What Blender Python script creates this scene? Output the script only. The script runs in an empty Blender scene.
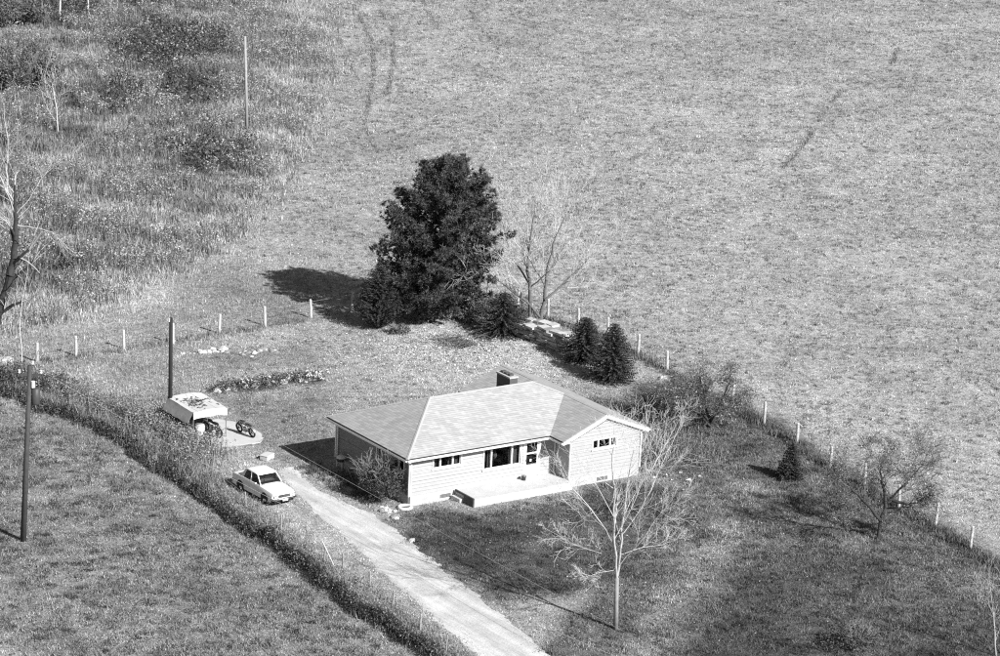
import bpy, math, random
import numpy as np
from mathutils import Vector, Matrix

# ------------------------------------------------------------------ camera
scene = bpy.context.scene
col = scene.collection
F_PX = 3000.0                       # focal length in photo pixels (photo 1000 x 656)
CAM = np.array([-82.645, -128.678, 53.552])
PITCH, YAW, ROLL = math.radians(15.784), math.radians(34.452), math.radians(2.501)
_d = np.array([math.sin(YAW)*math.cos(PITCH), math.cos(YAW)*math.cos(PITCH), -math.sin(PITCH)])
_r0 = np.array([math.cos(YAW), -math.sin(YAW), 0.0])
_u0 = np.cross(_r0, _d)
_r = _r0*math.cos(ROLL) + _u0*math.sin(ROLL)
_u = _u0*math.cos(ROLL) - _r0*math.sin(ROLL)
cam_data = bpy.data.cameras.new('camera')
cam = bpy.data.objects.new('camera', cam_data)
col.objects.link(cam)
cam_data.sensor_width = 36.0
cam_data.lens = F_PX/1000.0*36.0
cam_data.clip_start = 1.0
cam_data.clip_end = 20000.0
cam.matrix_world = Matrix(((_r[0], _u[0], -_d[0], CAM[0]), (_r[1], _u[1], -_d[1], CAM[1]),
                           (_r[2], _u[2], -_d[2], CAM[2]), (0, 0, 0, 1)))
scene.camera = cam

# ------------------------------------------------------------------ light
SUN_EL, SHADOW_AZ = math.radians(35.0), math.radians(101.0)
SUN_STRENGTH, SKY_STRENGTH, EXPOSURE = 4.8, 0.05, 0.72
_l = Vector((math.cos(SUN_EL)*math.cos(SHADOW_AZ), math.cos(SUN_EL)*math.sin(SHADOW_AZ), -math.sin(SUN_EL)))
sun_data = bpy.data.lights.new('sun', 'SUN')
sun_data.energy = SUN_STRENGTH
sun_data.angle = math.radians(0.53)
sun_data.color = (1.0, 1.0, 1.0)          # black-and-white film: neutral light
sun = bpy.data.objects.new('sun', sun_data)
sun.rotation_euler = _l.to_track_quat('-Z', 'Y').to_euler()
sun.location = (40, -80, 90)
col.objects.link(sun)
world = bpy.data.worlds.new('World')
scene.world = world
world.use_nodes = True
nt = world.node_tree
sky = nt.nodes.new('ShaderNodeTexSky')
sky.sky_type = 'NISHITA'
sky.sun_disc = False
sky.sun_elevation = SUN_EL
sky.sun_rotation = math.atan2(-_l.x, -_l.y)
bw = nt.nodes.new('ShaderNodeRGBToBW')    # the photograph is black and white
bg = nt.nodes['Background']
bg.inputs['Strength'].default_value = SKY_STRENGTH
nt.links.new(sky.outputs[0], bw.inputs[0])
nt.links.new(bw.outputs[0], bg.inputs['Color'])
vs = scene.view_settings
scene.display_settings.display_device = 'sRGB'
vs.view_transform = 'Standard'
vs.look = 'None'
vs.exposure = EXPOSURE
vs.gamma = 1.0
vs.use_curve_mapping = False

scene.cycles.use_denoising = False          # keep the film-like grain
scene.cycles.filter_width = 1.15

RNG = np.random.default_rng(7)
random.seed(7)

# ------------------------------------------------------------------ noise, terrain, pixels to places
def _hash(ix, iy, seed):
    h = (ix.astype(np.int64)*374761393 + iy.astype(np.int64)*668265263 + seed*974711) & 0x7fffffff
    h = ((h ^ (h >> 13))*1274126177) & 0x7fffffff
    return ((h ^ (h >> 16)) & 0xffff)/65535.0

def vnoise(x, y, scale, seed=0):
    x = np.asarray(x, float)/scale; y = np.asarray(y, float)/scale
    ix, iy = np.floor(x), np.floor(y)
    fx, fy = x-ix, y-iy
    fx = fx*fx*(3-2*fx); fy = fy*fy*(3-2*fy)
    a, b = _hash(ix, iy, seed), _hash(ix+1, iy, seed)
    c, d = _hash(ix, iy+1, seed), _hash(ix+1, iy+1, seed)
    return (a*(1-fx)+b*fx)*(1-fy) + (c*(1-fx)+d*fx)*fy

def fbm(x, y, scale, seed=0):
    return (vnoise(x, y, scale, seed)*.5 + vnoise(x, y, scale*.47, seed+11)*.3 + vnoise(x, y, scale*.21, seed+23)*.2)

def sstep(a, b, v):
    t = np.clip((v-a)/(b-a), 0, 1)
    return t*t*(3-2*t)

BANK_Y = np.array([-60., -30., -16.6, -6.8, 4.6, 16.7, 22., 28., 33., 40.])
BANK_X = np.array([-11.5, -9.9, -9.2, -8.9, -7.75, -7.3, -7.8, -9.3, -13., -22.])
def bank_x(y):
    return np.interp(y, BANK_Y, BANK_X)

DROP = 0.55
def terrain(x, y):
    x = np.asarray(x, float); y = np.asarray(y, float)
    s = bank_x(y) - x                      # > 0 on the field side
    low = sstep(0.0, 1.0, s)*(1-sstep(45, 110, y))
    yard = sstep(0, 6, np.maximum(np.maximum(-6-x, x-16), np.maximum(-4-y, y-12)))
    n = (vnoise(x, y, 9., 3)-.5)*.22 + (vnoise(x, y, 3.1, 4)-.5)*.10
    rough = .35 + .9*sstep(0, 6, x-29+.12*(14-y)*.5) + .6*sstep(36, 46, y)
    bump = (vnoise(x, y, 1.25, 9)-.5)*.16*np.clip(rough-.3, 0, 1)
    return -DROP*low + n*yard*np.minimum(rough, 1.2) + bump*yard

def Tz(x, y):
    return float(terrain(np.array([x]), np.array([y]))[0])

def ray(px, py):
    return _d + _r*(px-500)/F_PX - _u*(py-328)/F_PX

def G(px, py, dz=0.0):
    """photo pixel -> point on the ground (or dz above it)"""
    v = ray(px, py)
    z = dz
    for _ in range(6):
        p = CAM + v*(z-CAM[2])/v[2]
        z = Tz(p[0], p[1]) + dz
    return np.array([p[0], p[1], z])

_h = np.array([math.sin(YAW), math.cos(YAW), 0.0])
def over(px, py, base, depth=0.0):
    """photo pixel -> point standing above a base point (same distance, plus depth)"""
    v = ray(px, py)
    t = ((np.asarray(base)-CAM)@_h + depth)/(v@_h)
    return CAM + v*t

def to_px(P):
    q = np.asarray(P, float) - CAM
    w = q@_d
    return 500 + F_PX*(q@_r)/w, 328 - F_PX*(q@_u)/w

def poly_ground(pxs):
    return np.array([G(a, b)[:2] for a, b in pxs])

def sdist(poly, x, y):
    """signed distance, positive inside"""
    x = np.asarray(x, float); y = np.asarray(y, float)
    best = np.full(x.shape, 1e9); inside = np.zeros(x.shape, bool)
    n = len(poly)
    for i in range(n):
        ax, ay = poly[i]; bx, by = poly[(i+1) % n]
        ex, ey = bx-ax, by-ay
        t = np.clip(((x-ax)*ex+(y-ay)*ey)/(ex*ex+ey*ey+1e-12), 0, 1)
        best = np.minimum(best, (x-ax-t*ex)**2+(y-ay-t*ey)**2)
        cond = ((ay > y) != (by > y))
        inside ^= cond & (x < (bx-ax)*(y-ay)/(by-ay+1e-12)+ax)
    return np.where(inside, 1, -1)*np.sqrt(best)

# ------------------------------------------------------------------ materials (all procedural, all grey)
MATS = {}
def mat(name, grey=.5, rough=.8, var=0.0, scale=8.0, bump=0.0, attr=None, spec=.3, metal=0.0, detail=6.0, bscale=None):
    if name in MATS:
        return MATS[name]
    m = bpy.data.materials.new(name)
    m.use_nodes = True
    n, l = m.node_tree.nodes, m.node_tree.links
    b = n['Principled BSDF']
    b.inputs['Roughness'].default_value = rough
    b.inputs['Metallic'].default_value = metal
    b.inputs['Specular IOR Level'].default_value = spec
    out = None
    if attr:
        a = n.new('ShaderNodeAttribute'); a.attribute_name = attr
        out = a.outputs['Fac']
    if var or bump:
        tc = n.new('ShaderNodeTexCoord')
        nz = n.new('ShaderNodeTexNoise'); nz.inputs['Scale'].default_value = scale; nz.inputs['Detail'].default_value = detail
        nz.inputs['Roughness'].default_value = .65
        l.new(tc.outputs['Object'], nz.inputs['Vector'])
    if var:
        mr = n.new('ShaderNodeMapRange')
        mr.inputs['From Min'].default_value = .25; mr.inputs['From Max'].default_value = .75
        mr.inputs['To Min'].default_value = 1-var; mr.inputs['To Max'].default_value = 1+var
        l.new(nz.outputs['Fac'], mr.inputs['Value'])
        mu = n.new('ShaderNodeMath'); mu.operation = 'MULTIPLY'
        l.new(mr.outputs[0], mu.inputs[0])
        if out: l.new(out, mu.inputs[1])
        else: mu.inputs[1].default_value = grey
        out = mu.outputs[0]
    if bump:
        bp = n.new('ShaderNodeBump'); bp.inputs['Strength'].default_value = min(1, bump); bp.inputs['Distance'].default_value = .03
        if bscale:
            nz2 = n.new('ShaderNodeTexNoise'); nz2.inputs['Scale'].default_value = bscale; nz2.inputs['Detail'].default_value = 3
            l.new(tc.outputs['Object'], nz2.inputs['Vector']); l.new(nz2.outputs['Fac'], bp.inputs['Height'])
        else:
            l.new(nz.outputs['Fac'], bp.inputs['Height'])
        l.new(bp.outputs[0], b.inputs['Normal'])
    if out:
        l.new(out, b.inputs['Base Color'])
    else:
        b.inputs['Base Color'].default_value = (grey, grey, grey, 1)
    MATS[name] = m
    return m

def glass_mat():
    m = bpy.data.materials.new('window_glass'); m.use_nodes = True
    n, l = m.node_tree.nodes, m.node_tree.links
    n.remove(n['Principled BSDF'])
    tr = n.new('ShaderNodeBsdfTransparent'); tr.inputs[0].default_value = (.62, .62, .62, 1)
    gl = n.new('ShaderNodeBsdfGlossy'); gl.inputs['Roughness'].default_value = .03; gl.inputs[0].default_value = (.9, .9, .9, 1)
    fr = n.new('ShaderNodeFresnel'); fr.inputs['IOR'].default_value = 1.5
    mx = n.new('ShaderNodeMixShader')
    l.new(fr.outputs[0], mx.inputs[0]); l.new(tr.outputs[0], mx.inputs[1]); l.new(gl.outputs[0], mx.inputs[2])
    l.new(mx.outputs[0], n['Material Output'].inputs['Surface'])
    return m
GLASS = glass_mat()

def shingle_mat(grey):
    """asphalt shingles: courses step with height, tabs along the slope"""
    m = bpy.data.materials.new('asphalt_shingles'); m.use_nodes = True
    n, l = m.node_tree.nodes, m.node_tree.links
    b = n['Principled BSDF']; b.inputs['Roughness'].default_value = .95; b.inputs['Specular IOR Level'].default_value = .1
    g = n.new('ShaderNodeNewGeometry'); sp = n.new('ShaderNodeSeparateXYZ'); l.new(g.outputs['Position'], sp.inputs[0])
    def M(op, a, bb=None):
        k = n.new('ShaderNodeMath'); k.operation = op
        for i, v in enumerate((a, bb)):
            if v is None: continue
            if isinstance(v, (int, float)): k.inputs[i].default_value = v
            else: l.new(v, k.inputs[i])
        return k.outputs[0]
    c = M('DIVIDE', sp.outputs['Z'], .062)
    ci = M('FLOOR', c); cf = M('FRACT', c)
    xy = M('ADD', sp.outputs['X'], sp.outputs['Y'])
    t = M('ADD', M('DIVIDE', xy, .31), M('MULTIPLY', M('MODULO', ci, 2.0), .5))
    ti = M('FLOOR', t); tf = M('FRACT', t)
    cx = n.new('ShaderNodeCombineXYZ'); l.new(ti, cx.inputs[0]); l.new(ci, cx.inputs[1])
    wn = n.new('ShaderNodeTexWhiteNoise'); wn.noise_dimensions = '2D'; l.new(cx.outputs[0], wn.inputs['Vector'])
    nz = n.new('ShaderNodeTexNoise'); nz.inputs['Scale'].default_value = 1.1; nz.inputs['Detail'].default_value = 8; nz.inputs['Roughness'].default_value = .7
    l.new(g.outputs['Position'], nz.inputs['Vector'])
    joint = M('MAXIMUM', M('LESS_THAN', cf, .16), M('LESS_THAN', tf, .06))
    v = M('ADD', M('MULTIPLY', wn.outputs['Value'], .26), .87)
    v = M('MULTIPLY', v, M('ADD', M('MULTIPLY', nz.outputs['Fac'], .36), .82))
    v = M('MULTIPLY', v, M('SUBTRACT', 1.0, M('MULTIPLY', joint, .26)))
    v = M('MULTIPLY', v, grey)
    l.new(v, b.inputs['Base Color'])
    bp = n.new('ShaderNodeBump'); bp.inputs['Strength'].default_value = .5; bp.inputs['Distance'].default_value = .012
    l.new(cf, bp.inputs['Height']); l.new(bp.outputs[0], b.inputs['Normal'])
    return m

VEG = mat('dry_and_green_blades', attr='alb', rough=.9, spec=.1)
WHITE = mat('white_paint', .70, .55, var=.05, scale=3)
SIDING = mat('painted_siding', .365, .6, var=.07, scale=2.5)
SIDING_LEFT = mat('dark_left_siding', .19, .7, var=.10, scale=2.5)  # darker siding tone, used on the left wall only
FOUND = mat('painted_foundation', .42, .85, var=.1, scale=3, bump=.2)
CONC = mat('pale_concrete', .50, .9, var=.12, scale=1.6, bump=.2, bscale=25)
ROOF = shingle_mat(.37)
BRICK = mat('chimney_brick', .09, .9, var=.25, scale=14, bump=.4)
DARK = mat('dark_interior', .03, .9)
ROOM = mat('interior_wall', .10, .9)
CURTAIN = mat('curtain_cloth', .42, .9, var=.2, scale=9)
METAL = mat('grey_metal', .35, .4, metal=.6, var=.15, scale=12)
BLACK = mat('black_rubber', .02, .7, var=.2, scale=20)
CARW = mat('white_car_paint', .80, .28, spec=.5, var=.03, scale=2)
CHROME = mat('chrome', .6, .18, metal=1.0)
BIKE = mat('dark_painted_metal', .03, .4, spec=.5)
POLEW = mat('creosoted_pole', .022, .85, var=.35, scale=5, bump=.4)
POLEL = mat('weathered_pole', .30, .85, var=.25, scale=5, bump=.3)
POSTW = mat('weathered_fence_post', .46, .85, var=.25, scale=6, bump=.4)
WIRE = mat('fence_wire', .34, .6)
PWIRE = mat('power_cable', .45, .6)
BARK_L = mat('pale_bark', .50, .85, var=.3, scale=4, bump=.3)
BARK_D = mat('dark_bark', .045, .9, var=.35, scale=5, bump=.4)
BARK_M = mat('grey_bark', .26, .9, var=.3, scale=5, bump=.4)
TWIG_L = mat('pale_twigs', .58, .85)
TWIG_M = mat('grey_twigs', .34, .85)
STONE = mat('pale_stone', .50, .9, var=.3, scale=3, bump=.4)
STONE_D = mat('grey_stone', .24, .9, var=.35, scale=3, bump=.4)
LUMBER = mat('weathered_planks', .42, .85, var=.35, scale=4, bump=.3)
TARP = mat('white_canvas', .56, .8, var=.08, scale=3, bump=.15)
TARP_SHADE = mat('shaded_canvas', .42, .85, var=.2, scale=3, bump=.15)  # canvas darkened in colour for its shaded sides
PLASTIC = mat('pale_plastic', .55, .5, var=.08, scale=4)

# ------------------------------------------------------------------ mesh helpers
def make_mesh(name, V, Fc, material, smooth=False):
    me = bpy.data.meshes.new(name)
    me.from_pydata([tuple(map(float, v)) for v in V], [], [tuple(map(int, f)) for f in Fc])
    me.validate(); me.update()
    if material: me.materials.append(material)
    if smooth:
        me.polygons.foreach_set('use_smooth', [True]*len(me.polygons))
    return me

def tri_mesh(name, V, T, material, alb=None, smooth=False):
    """fast mesh from numpy arrays (n,3) verts, (m,3) triangles, alb per vertex"""
    V = np.ascontiguousarray(V, np.float32); T = np.ascontiguousarray(T, np.int32)
    me = bpy.data.meshes.new(name)
    me.vertices.add(len(V)); me.vertices.foreach_set('co', V.ravel())
    k = T.shape[1]
    me.loops.add(T.size); me.loops.foreach_set('vertex_index', T.ravel())
    me.polygons.add(len(T))
    me.polygons.foreach_set('loop_start', np.arange(0, T.size, k, dtype=np.int32))
    me.polygons.foreach_set('loop_total', np.full(len(T), k, np.int32))
    me.update(calc_edges=True)
    if alb is not None:
        at = me.attributes.new('alb', 'FLOAT', 'POINT')
        at.data.foreach_set('value', np.ascontiguousarray(alb, np.float32))
    me.materials.append(material)
    if smooth:
        me.polygons.foreach_set('use_smooth', np.ones(len(T), bool))
    return me

def link(name, me, parent=None, loc=None):
    o = bpy.data.objects.new(name, me)
    col.objects.link(o)
    if parent: o.parent = parent
    if loc is not None: o.location = tuple(map(float, loc))
    return o

def tag(o, label=None, cat=None, group=None, kind=None):
    if label: o['label'] = label
    if cat: o['category'] = cat
    if group: o['group'] = group
    if kind: o['kind'] = kind
    return o

def thing(name, label, cat, loc=(0, 0, 0), rz=0.0, group=None):
    o = bpy.data.objects.new(name, None)
    o.empty_display_size = .3
    col.objects.link(o)
    o.location = tuple(map(float, loc)); o.rotation_euler = (0, 0, rz)
    return tag(o, label, cat, group)

def copy_tree(o, parent=None):
    c = o.copy(); col.objects.link(c)
    c.parent = parent
    for ch in list(o.children):
        copy_tree(ch, c)
    return c

class MB:
    def __init__(self): self.v, self.f = [], []
    def add(self, V, Fc):
        k = len(self.v); self.v += [tuple(p) for p in V]; self.f += [tuple(i+k for i in q) for q in Fc]
        return self
    def box(self, x0, x1, y0, y1, z0, z1):
        V = [(x0, y0, z0), (x1, y0, z0), (x1, y1, z0), (x0, y1, z0), (x0, y0, z1), (x1, y0, z1), (x1, y1, z1), (x0, y1, z1)]
        return self.add(V, [(3, 2, 1, 0), (4, 5, 6, 7), (0, 1, 5, 4), (1, 2, 6, 5), (2, 3, 7, 6), (3, 0, 4, 7)])
    def bar(self, a, b, w, h=None, up=(0, 0, 1)):
        h = h or w
        a, b = Vector(a), Vector(b); d = (b-a).normalized(); u = Vector(up)
        if abs(d.dot(u)) > .98: u = Vector((1, 0, 0))
        s = d.cross(u).normalized()*(w/2); t = s.cross(d).normalized()*(h/2)
        V = [a-s-t, a+s-t, a+s+t, a-s+t, b-s-t, b+s-t, b+s+t, b-s+t]
        return self.add(V, [(3, 2, 1, 0), (4, 5, 6, 7), (0, 1, 5, 4), (1, 2, 6, 5), (2, 3, 7, 6), (3, 0, 4, 7)])
    def tube(self, pts, rad, n=8, cap=True):
        pts = [Vector(p) for p in pts]
        if not hasattr(rad, '__len__'): rad = [rad]*len(pts)
        rings = []
        V = []
        for i, p in enumerate(pts):
            d = (pts[min(i+1, len(pts)-1)]-pts[max(i-1, 0)]).normalized()
            u = Vector((0, 0, 1)) if abs(d.z) < .9 else Vector((1, 0, 0))
            s = d.cross(u).normalized(); t = s.cross(d)
            rings.append(range(len(V), len(V)+n))
            V += [p + (s*math.cos(2*math.pi*k/n)+t*math.sin(2*math.pi*k/n))*rad[i] for k in range(n)]
        Fc = []
        for a, b in zip(rings[:-1], rings[1:]):
            Fc += [(a[k], a[(k+1) % n], b[(k+1) % n], b[k]) for k in range(n)]
        if cap: Fc += [tuple(reversed(rings[0])), tuple(rings[-1])]
        return self.add(V, Fc)
    def ring(self, c, axis, R, r, n=20, m=6):
        """torus"""
        c, ax = Vector(c), Vector(axis).normalized()
        u = Vector((0, 0, 1)) if abs(ax.z) < .9 else Vector((1, 0, 0))
        s = ax.cross(u).normalized(); t = ax.cross(s)
        V = []; Fc = []
        for i in range(n):
            a = 2*math.pi*i/n; e = s*math.cos(a)+t*math.sin(a)
            for j in range(m):
                q = 2*math.pi*j/m
                V.append(c + e*(R+r*math.cos(q)) + ax*(r*math.sin(q)))
        for i in range(n):
            for j in range(m):
                Fc.append((i*m+j, ((i+1) % n)*m+j, ((i+1) % n)*m+(j+1) % m, i*m+(j+1) % m))
        return self.add(V, Fc)
    def poly(self, P, d):
        """prism: polygon P extruded by vector d"""
        n = len(P); P = [Vector(p) for p in P]; d = Vector(d)
        V = P + [p+d for p in P]
        return self.add(V, [tuple(range(n))[::-1], tuple(range(n, 2*n))] + [(k, (k+1) % n, n+(k+1) % n, n+k) for k in range(n)])
    def build(self, name, material, parent=None, smooth=False, bevel=0.0, label=None):
        o = link(name, make_mesh(name, self.v, self.f, material, smooth), parent)
        if bevel:
            md = o.modifiers.new('bevel', 'BEVEL'); md.width = bevel; md.segments = 2; md.limit_method = 'ANGLE'
        if label: o['label'] = label
        return o

def prisms(P0, P1, R0, R1, n=4):
    """many tapered sticks as one triangle/quad soup: arrays (k,3),(k,3),(k,),(k,)"""
    P0, P1 = np.asarray(P0, float), np.asarray(P1, float)
    R0, R1 = np.asarray(R0, float), np.asarray(R1, float)
    d = P1-P0; d /= (np.linalg.norm(d, axis=1, keepdims=True)+1e-9)
    u = np.where(np.abs(d[:, 2:3]) < .9, np.array([[0, 0, 1.]]), np.array([[1., 0, 0]]))
    s = np.cross(d, u); s /= np.linalg.norm(s, axis=1, keepdims=True); t = np.cross(s, d)
    k = len(P0); V = np.zeros((k, 2*n, 3))
    for i in range(n):
        a = 2*math.pi*i/n
        e = s*math.cos(a)+t*math.sin(a)
        V[:, i] = P0+e*R0[:, None]; V[:, n+i] = P1+e*R1[:, None]
    q = np.array([[i, (i+1) % n, n+(i+1) % n, n+i] for i in range(n)])
    Q = (np.arange(k)[:, None, None]*2*n + q[None]).reshape(-1, 4)
    return V.reshape(-1, 3), Q

def unit(v):
    return v/(np.linalg.norm(v)+1e-9)

def leaf_tris(C, size, rng, per=1, spread=.0, alb=(.05, .12), flat=0.0, elong=1.0):
    """small triangles scattered about centres; returns V, T, alb"""
    C = np.repeat(np.asarray(C, float), per, axis=0)
    n = len(C)
    C = C + rng.normal(0, 1, (n, 3))*spread
    a = rng.normal(0, 1, (n, 3)); a[:, 2] *= (1-flat)
    a /= np.linalg.norm(a, axis=1, keepdims=True)+1e-9
    b = np.cross(a, rng.normal(0, 1, (n, 3))); b /= np.linalg.norm(b, axis=1, keepdims=True)+1e-9
    s = size*rng.uniform(.6, 1.3, (n, 1))
    V = np.empty((n, 3, 3))
    V[:, 0] = C-a*s*elong*.5-b*s*.35; V[:, 1] = C-a*s*elong*.5+b*s*.35; V[:, 2] = C+a*s*elong*.6
    al = np.repeat(rng.uniform(alb[0], alb[1], n), 3)
    return V.reshape(-1, 3), np.arange(3*n).reshape(-1, 3), al

# ------------------------------------------------------------------ the ground
P_BRUSH = poly_ground([(-160, -25), (329, -25), (325, 70), (300, 150), (262, 208), (215, 250), (140, 285), (60, 322), (-160, 370)])
P_DRY = poly_ground([(284, -25), (330, -25), (325, 70), (302, 145), (268, 205), (215, 255), (120, 310), (40, 335), (40, 300), (140, 262), (215, 215), (252, 160), (272, 90)])
P_ROUGH = poly_ground([(-100, 395), (-100, 300), (60, 315), (215, 250), (330, 250), (330, 316), (225, 342), (200, 380), (185, 430), (245, 480), (240, 500), (190, 480), (90, 410)])
P_BACK = poly_ground([(225, 342), (310, 322), (400, 325), (560, 332), (655, 372), (640, 425), (330, 440), (300, 475), (240, 470), (190, 430), (200, 385)])
P_GRAVELLY = poly_ground([(385, 335), (430, 322), (500, 336), (560, 365), (560, 390), (450, 395), (380, 385)])
P_BACKDARK = poly_ground([(205, 400), (330, 395), (330, 430), (330, 470), (262, 462), (230, 425)])
P_LAWN = poly_ground([(405, 508), (480, 514), (575, 492), (640, 478), (700, 488), (692, 525), (640, 575), (560, 600), (500, 600), (440, 568), (380, 530)])
P_RIGHT = poly_ground([(640, 385), (735, 395), (1040, 585), (1060, 720), (520, 720), (540, 650), (600, 590), (690, 520), (700, 490), (640, 472)])
P_RDARK = poly_ground([(640, 385), (700, 385), (745, 410), (735, 440), (700, 470), (645, 470)])
P_TRACK = poly_ground([(742, 478), (770, 490), (735, 545), (690, 600), (640, 690), (590, 690), (660, 590), (705, 530)])
P_RLOW = poly_ground([(740, 560), (860, 560), (1000, 640), (1000, 700), (700, 700), (690, 640)])
P_FIELD = poly_ground([(-160, 388), (0, 386), (60, 402), (200, 492), (300, 572), (400, 648), (470, 720), (-160, 720)])
P_GARDEN = poly_ground([(205, 385), (318, 372), (322, 384), (212, 396)])
P_GARDEN2 = poly_ground([(186, 352), (310, 345), (322, 366), (200, 372)])
P_DARKB = [poly_ground(q) for q in (
    [(115, 30), (170, 22), (232, 38), (225, 60), (150, 68), (120, 62)],
    [(0, 50), (45, 48), (55, 80), (40, 92), (-20, 95)],
    [(165, 75), (205, 70), (222, 95), (200, 108), (170, 98)],
    [(165, 150), (200, 138), (240, 150), (235, 172), (180, 178)],
    [(120, -10), (240, -12), (236, 6), (130, 8)],
    [(-20, -20), (110, -20), (100, 18), (-20, 30)],
    [(50, 255), (80, 248), (82, 270), (55, 275)],
    [(100, 95), (150, 88), (150, 108), (105, 115)])]

DRIVE_PX_L = [(277, 470), (286, 484), (298, 497), (322, 520), (350, 545), (400, 590), (460, 645), (520, 700), (610, 780)]
DRIVE_PX_R = [(296, 464), (303, 477), (322, 491), (362, 508), (390, 524), (430, 556), (480, 596), (545, 650), (608, 700), (705, 780)]
DRIVE = poly_ground(DRIVE_PX_L + DRIVE_PX_R[::-1])
PAD = np.array([[-4.6, 13.6], [-1.4, 13.3], [-.6, 14.0], [-.3, 16.6], [-1.3, 18.6], [-4.8, 18.4]])
HOUSE_FOOT = np.array([[.3, .3], [9.9, .3], [9.9, -1.1], [14.9, -1.1], [14.9, 9.3], [9.9, 9.3], [9.9, 8.3], [.3, 8.3]])
SLAB_FOOT = np.array([[3.3, -1.6], [10.2, -1.6], [10.2, .5], [3.3, .5]])

def albedo(x, y):
    """what grows there: reflectance of the ground cover (no light, no shade)"""
    wx = x + (fbm(x, y, 3.0, 40)-.5)*2.4; wy = y + (fbm(x, y, 3.0, 60)-.5)*2.4
    a = np.full(np.shape(x), .335)
    a *= 1 + (fbm(x, y, 22., 5)-.5)*.35 + (fbm(x, y, 6., 6)-.5)*.30
    def patch(poly, val, soft=1.0, amt=1.0, jit=1.0):
        nonlocal a
        m = sstep(-soft, soft, sdist(poly, x+(wx-x)*jit, y+(wy-y)*jit))*amt
        a = a*(1-m) + val*m
    nb = fbm(x, y, 7., 21)
    nf = np.clip(fbm(x, y, 2.6, 171)*.6+vnoise(x, y, 1.0, 172)*.4-.2, 0, 1)
    patch(P_BRUSH, np.clip(-.02+.66*np.clip(fbm(x, y, 9., 27)*.55+fbm(x, y, 3.2, 28)*.45-.15, 0, 1), .05, .5), 2.0)
    patch(P_ROUGH, .13+.30*nb, 1.6)
    patch(P_DRY, .26+.22*nb, 3.0, .75, 2.0)
    for q in P_DARKB: patch(q, .06, 2.5, .85, 1.6)
    patch(P_BACK, .27+.14*nb, 2.2, 1.0, 2.0)
    patch(P_GRAVELLY, .40+.08*nb, 1.8, .8)
    patch(P_BACKDARK, .16+.08*nb, 1.6, .8)
    patch(P_GARDEN2, .17+.15*fbm(x, y, 1.5, 70), .8)
    patch(P_GARDEN, .10, .5)
    patch(P_RIGHT, .04+.09*nb+.18*nf, 1.0)
    patch(P_RDARK, .085+.06*nb, 1.2)
    patch(P_RLOW, .03+.05*nb+.12*nf, 3.0, .85)
    patch(P_TRACK, .24+.22*nf, 1.6, .85)
    patch(P_LAWN, .03+.04*nb+.16*nf, 1.3, 1.0, 1.3)
    patch(P_FIELD, .14+.15*nb+.08*nf, .5, 1.0, .3)
    a *= 1 + (fbm(x, y, 1.7, 31)-.5)*.38
    return np.clip(a, .03, .6)

def axis(lo, hi, fine, near, step):
    a = list(np.arange(near[0], near[1]+1e-6, fine))
    s, v = step, near[1]
    while v < hi: v += s; s *= 1.35; a.append(v)
    s, v = step, near[0]
    while v > lo: v -= s; s *= 1.35; a.insert(0, v)
    return np.array(a)

gx = np.concatenate([axis(-4000, -14, .6, (-32, -14), 2.0)[:-1][axis(-4000, -14, .6, (-32, -14), 2.0)[:-1] < -13.9],
                     np.arange(-13.8, -6.0, .22), np.arange(-6.0, 6000, .6)[:280]])
xs = gx[gx < 150]
far, s, v = [], 3.0, xs[-1]
while v < 6000: v += s; s *= 1.4; far.append(v)
gx = np.concatenate([xs, far])
gy = axis(-4000, 8000, .95, (-42, 175), 3.0)
X, Y = np.meshgrid(gx, gy)
Z = terrain(X.ravel(), Y.ravel())
hole = sdist(HOUSE_FOOT, X.ravel(), Y.ravel())
Z = Z - .25*sstep(0, .8, hole)
nx, ny = len(gx), len(gy)
idx = np.arange(nx*ny).reshape(ny, nx)
Q = np.stack([idx[:-1, :-1], idx[:-1, 1:], idx[1:, 1:], idx[1:, :-1]], -1).reshape(-1, 4)

def ground_mat():
    m = bpy.data.materials.new('ground_cover'); m.use_nodes = True
    n, l = m.node_tree.nodes, m.node_tree.links
    b = n['Principled BSDF']; b.inputs['Roughness'].default_value = .95; b.inputs['Specular IOR Level'].default_value = .05
    a = n.new('ShaderNodeAttribute'); a.attribute_name = 'alb'
    tc = n.new('ShaderNodeTexCoord')
    def noise(sc, det, ro, stretch=None):
        z = n.new('ShaderNodeTexNoise'); z.inputs['Scale'].default_value = sc; z.inputs['Detail'].default_value = det; z.inputs['Roughness'].default_value = ro
        if stretch:
            mp = n.new('ShaderNodeMapping'); mp.inputs['Scale'].default_value = stretch
            l.new(tc.outputs['Object'], mp.inputs[0]); l.new(mp.outputs[0], z.inputs['Vector'])
        else: l.new(tc.outputs['Object'], z.inputs['Vector'])
        return z.outputs['Fac']
    def mr(v, a0, a1, b0, b1):
        k = n.new('ShaderNodeMapRange'); l.new(v, k.inputs[0])
        for i, q in enumerate((a0, a1, b0, b1)): k.inputs[i+1].default_value = q
        return k.outputs[0]
    def mul(p, q):
        k = n.new('ShaderNodeMath'); k.operation = 'MULTIPLY'; l.new(p, k.inputs[0]); l.new(q, k.inputs[1]); return k.outputs[0]
    n1 = noise(2.2, 5, .7); n2 = noise(9., 4, .7)
    v = mul(a.outputs['Fac'], mr(n1, .3, .7, .50, 1.45))
    v = mul(v, mr(n2, .3, .7, .40, 1.65))
    l.new(v, b.inputs['Base Color'])
    bp = n.new('ShaderNodeBump'); bp.inputs['Strength'].default_value = .9; bp.inputs['Distance'].default_value = .10
    l.new(n2, bp.inputs['Height']); l.new(bp.outputs[0], b.inputs['Normal'])
    return m
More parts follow.
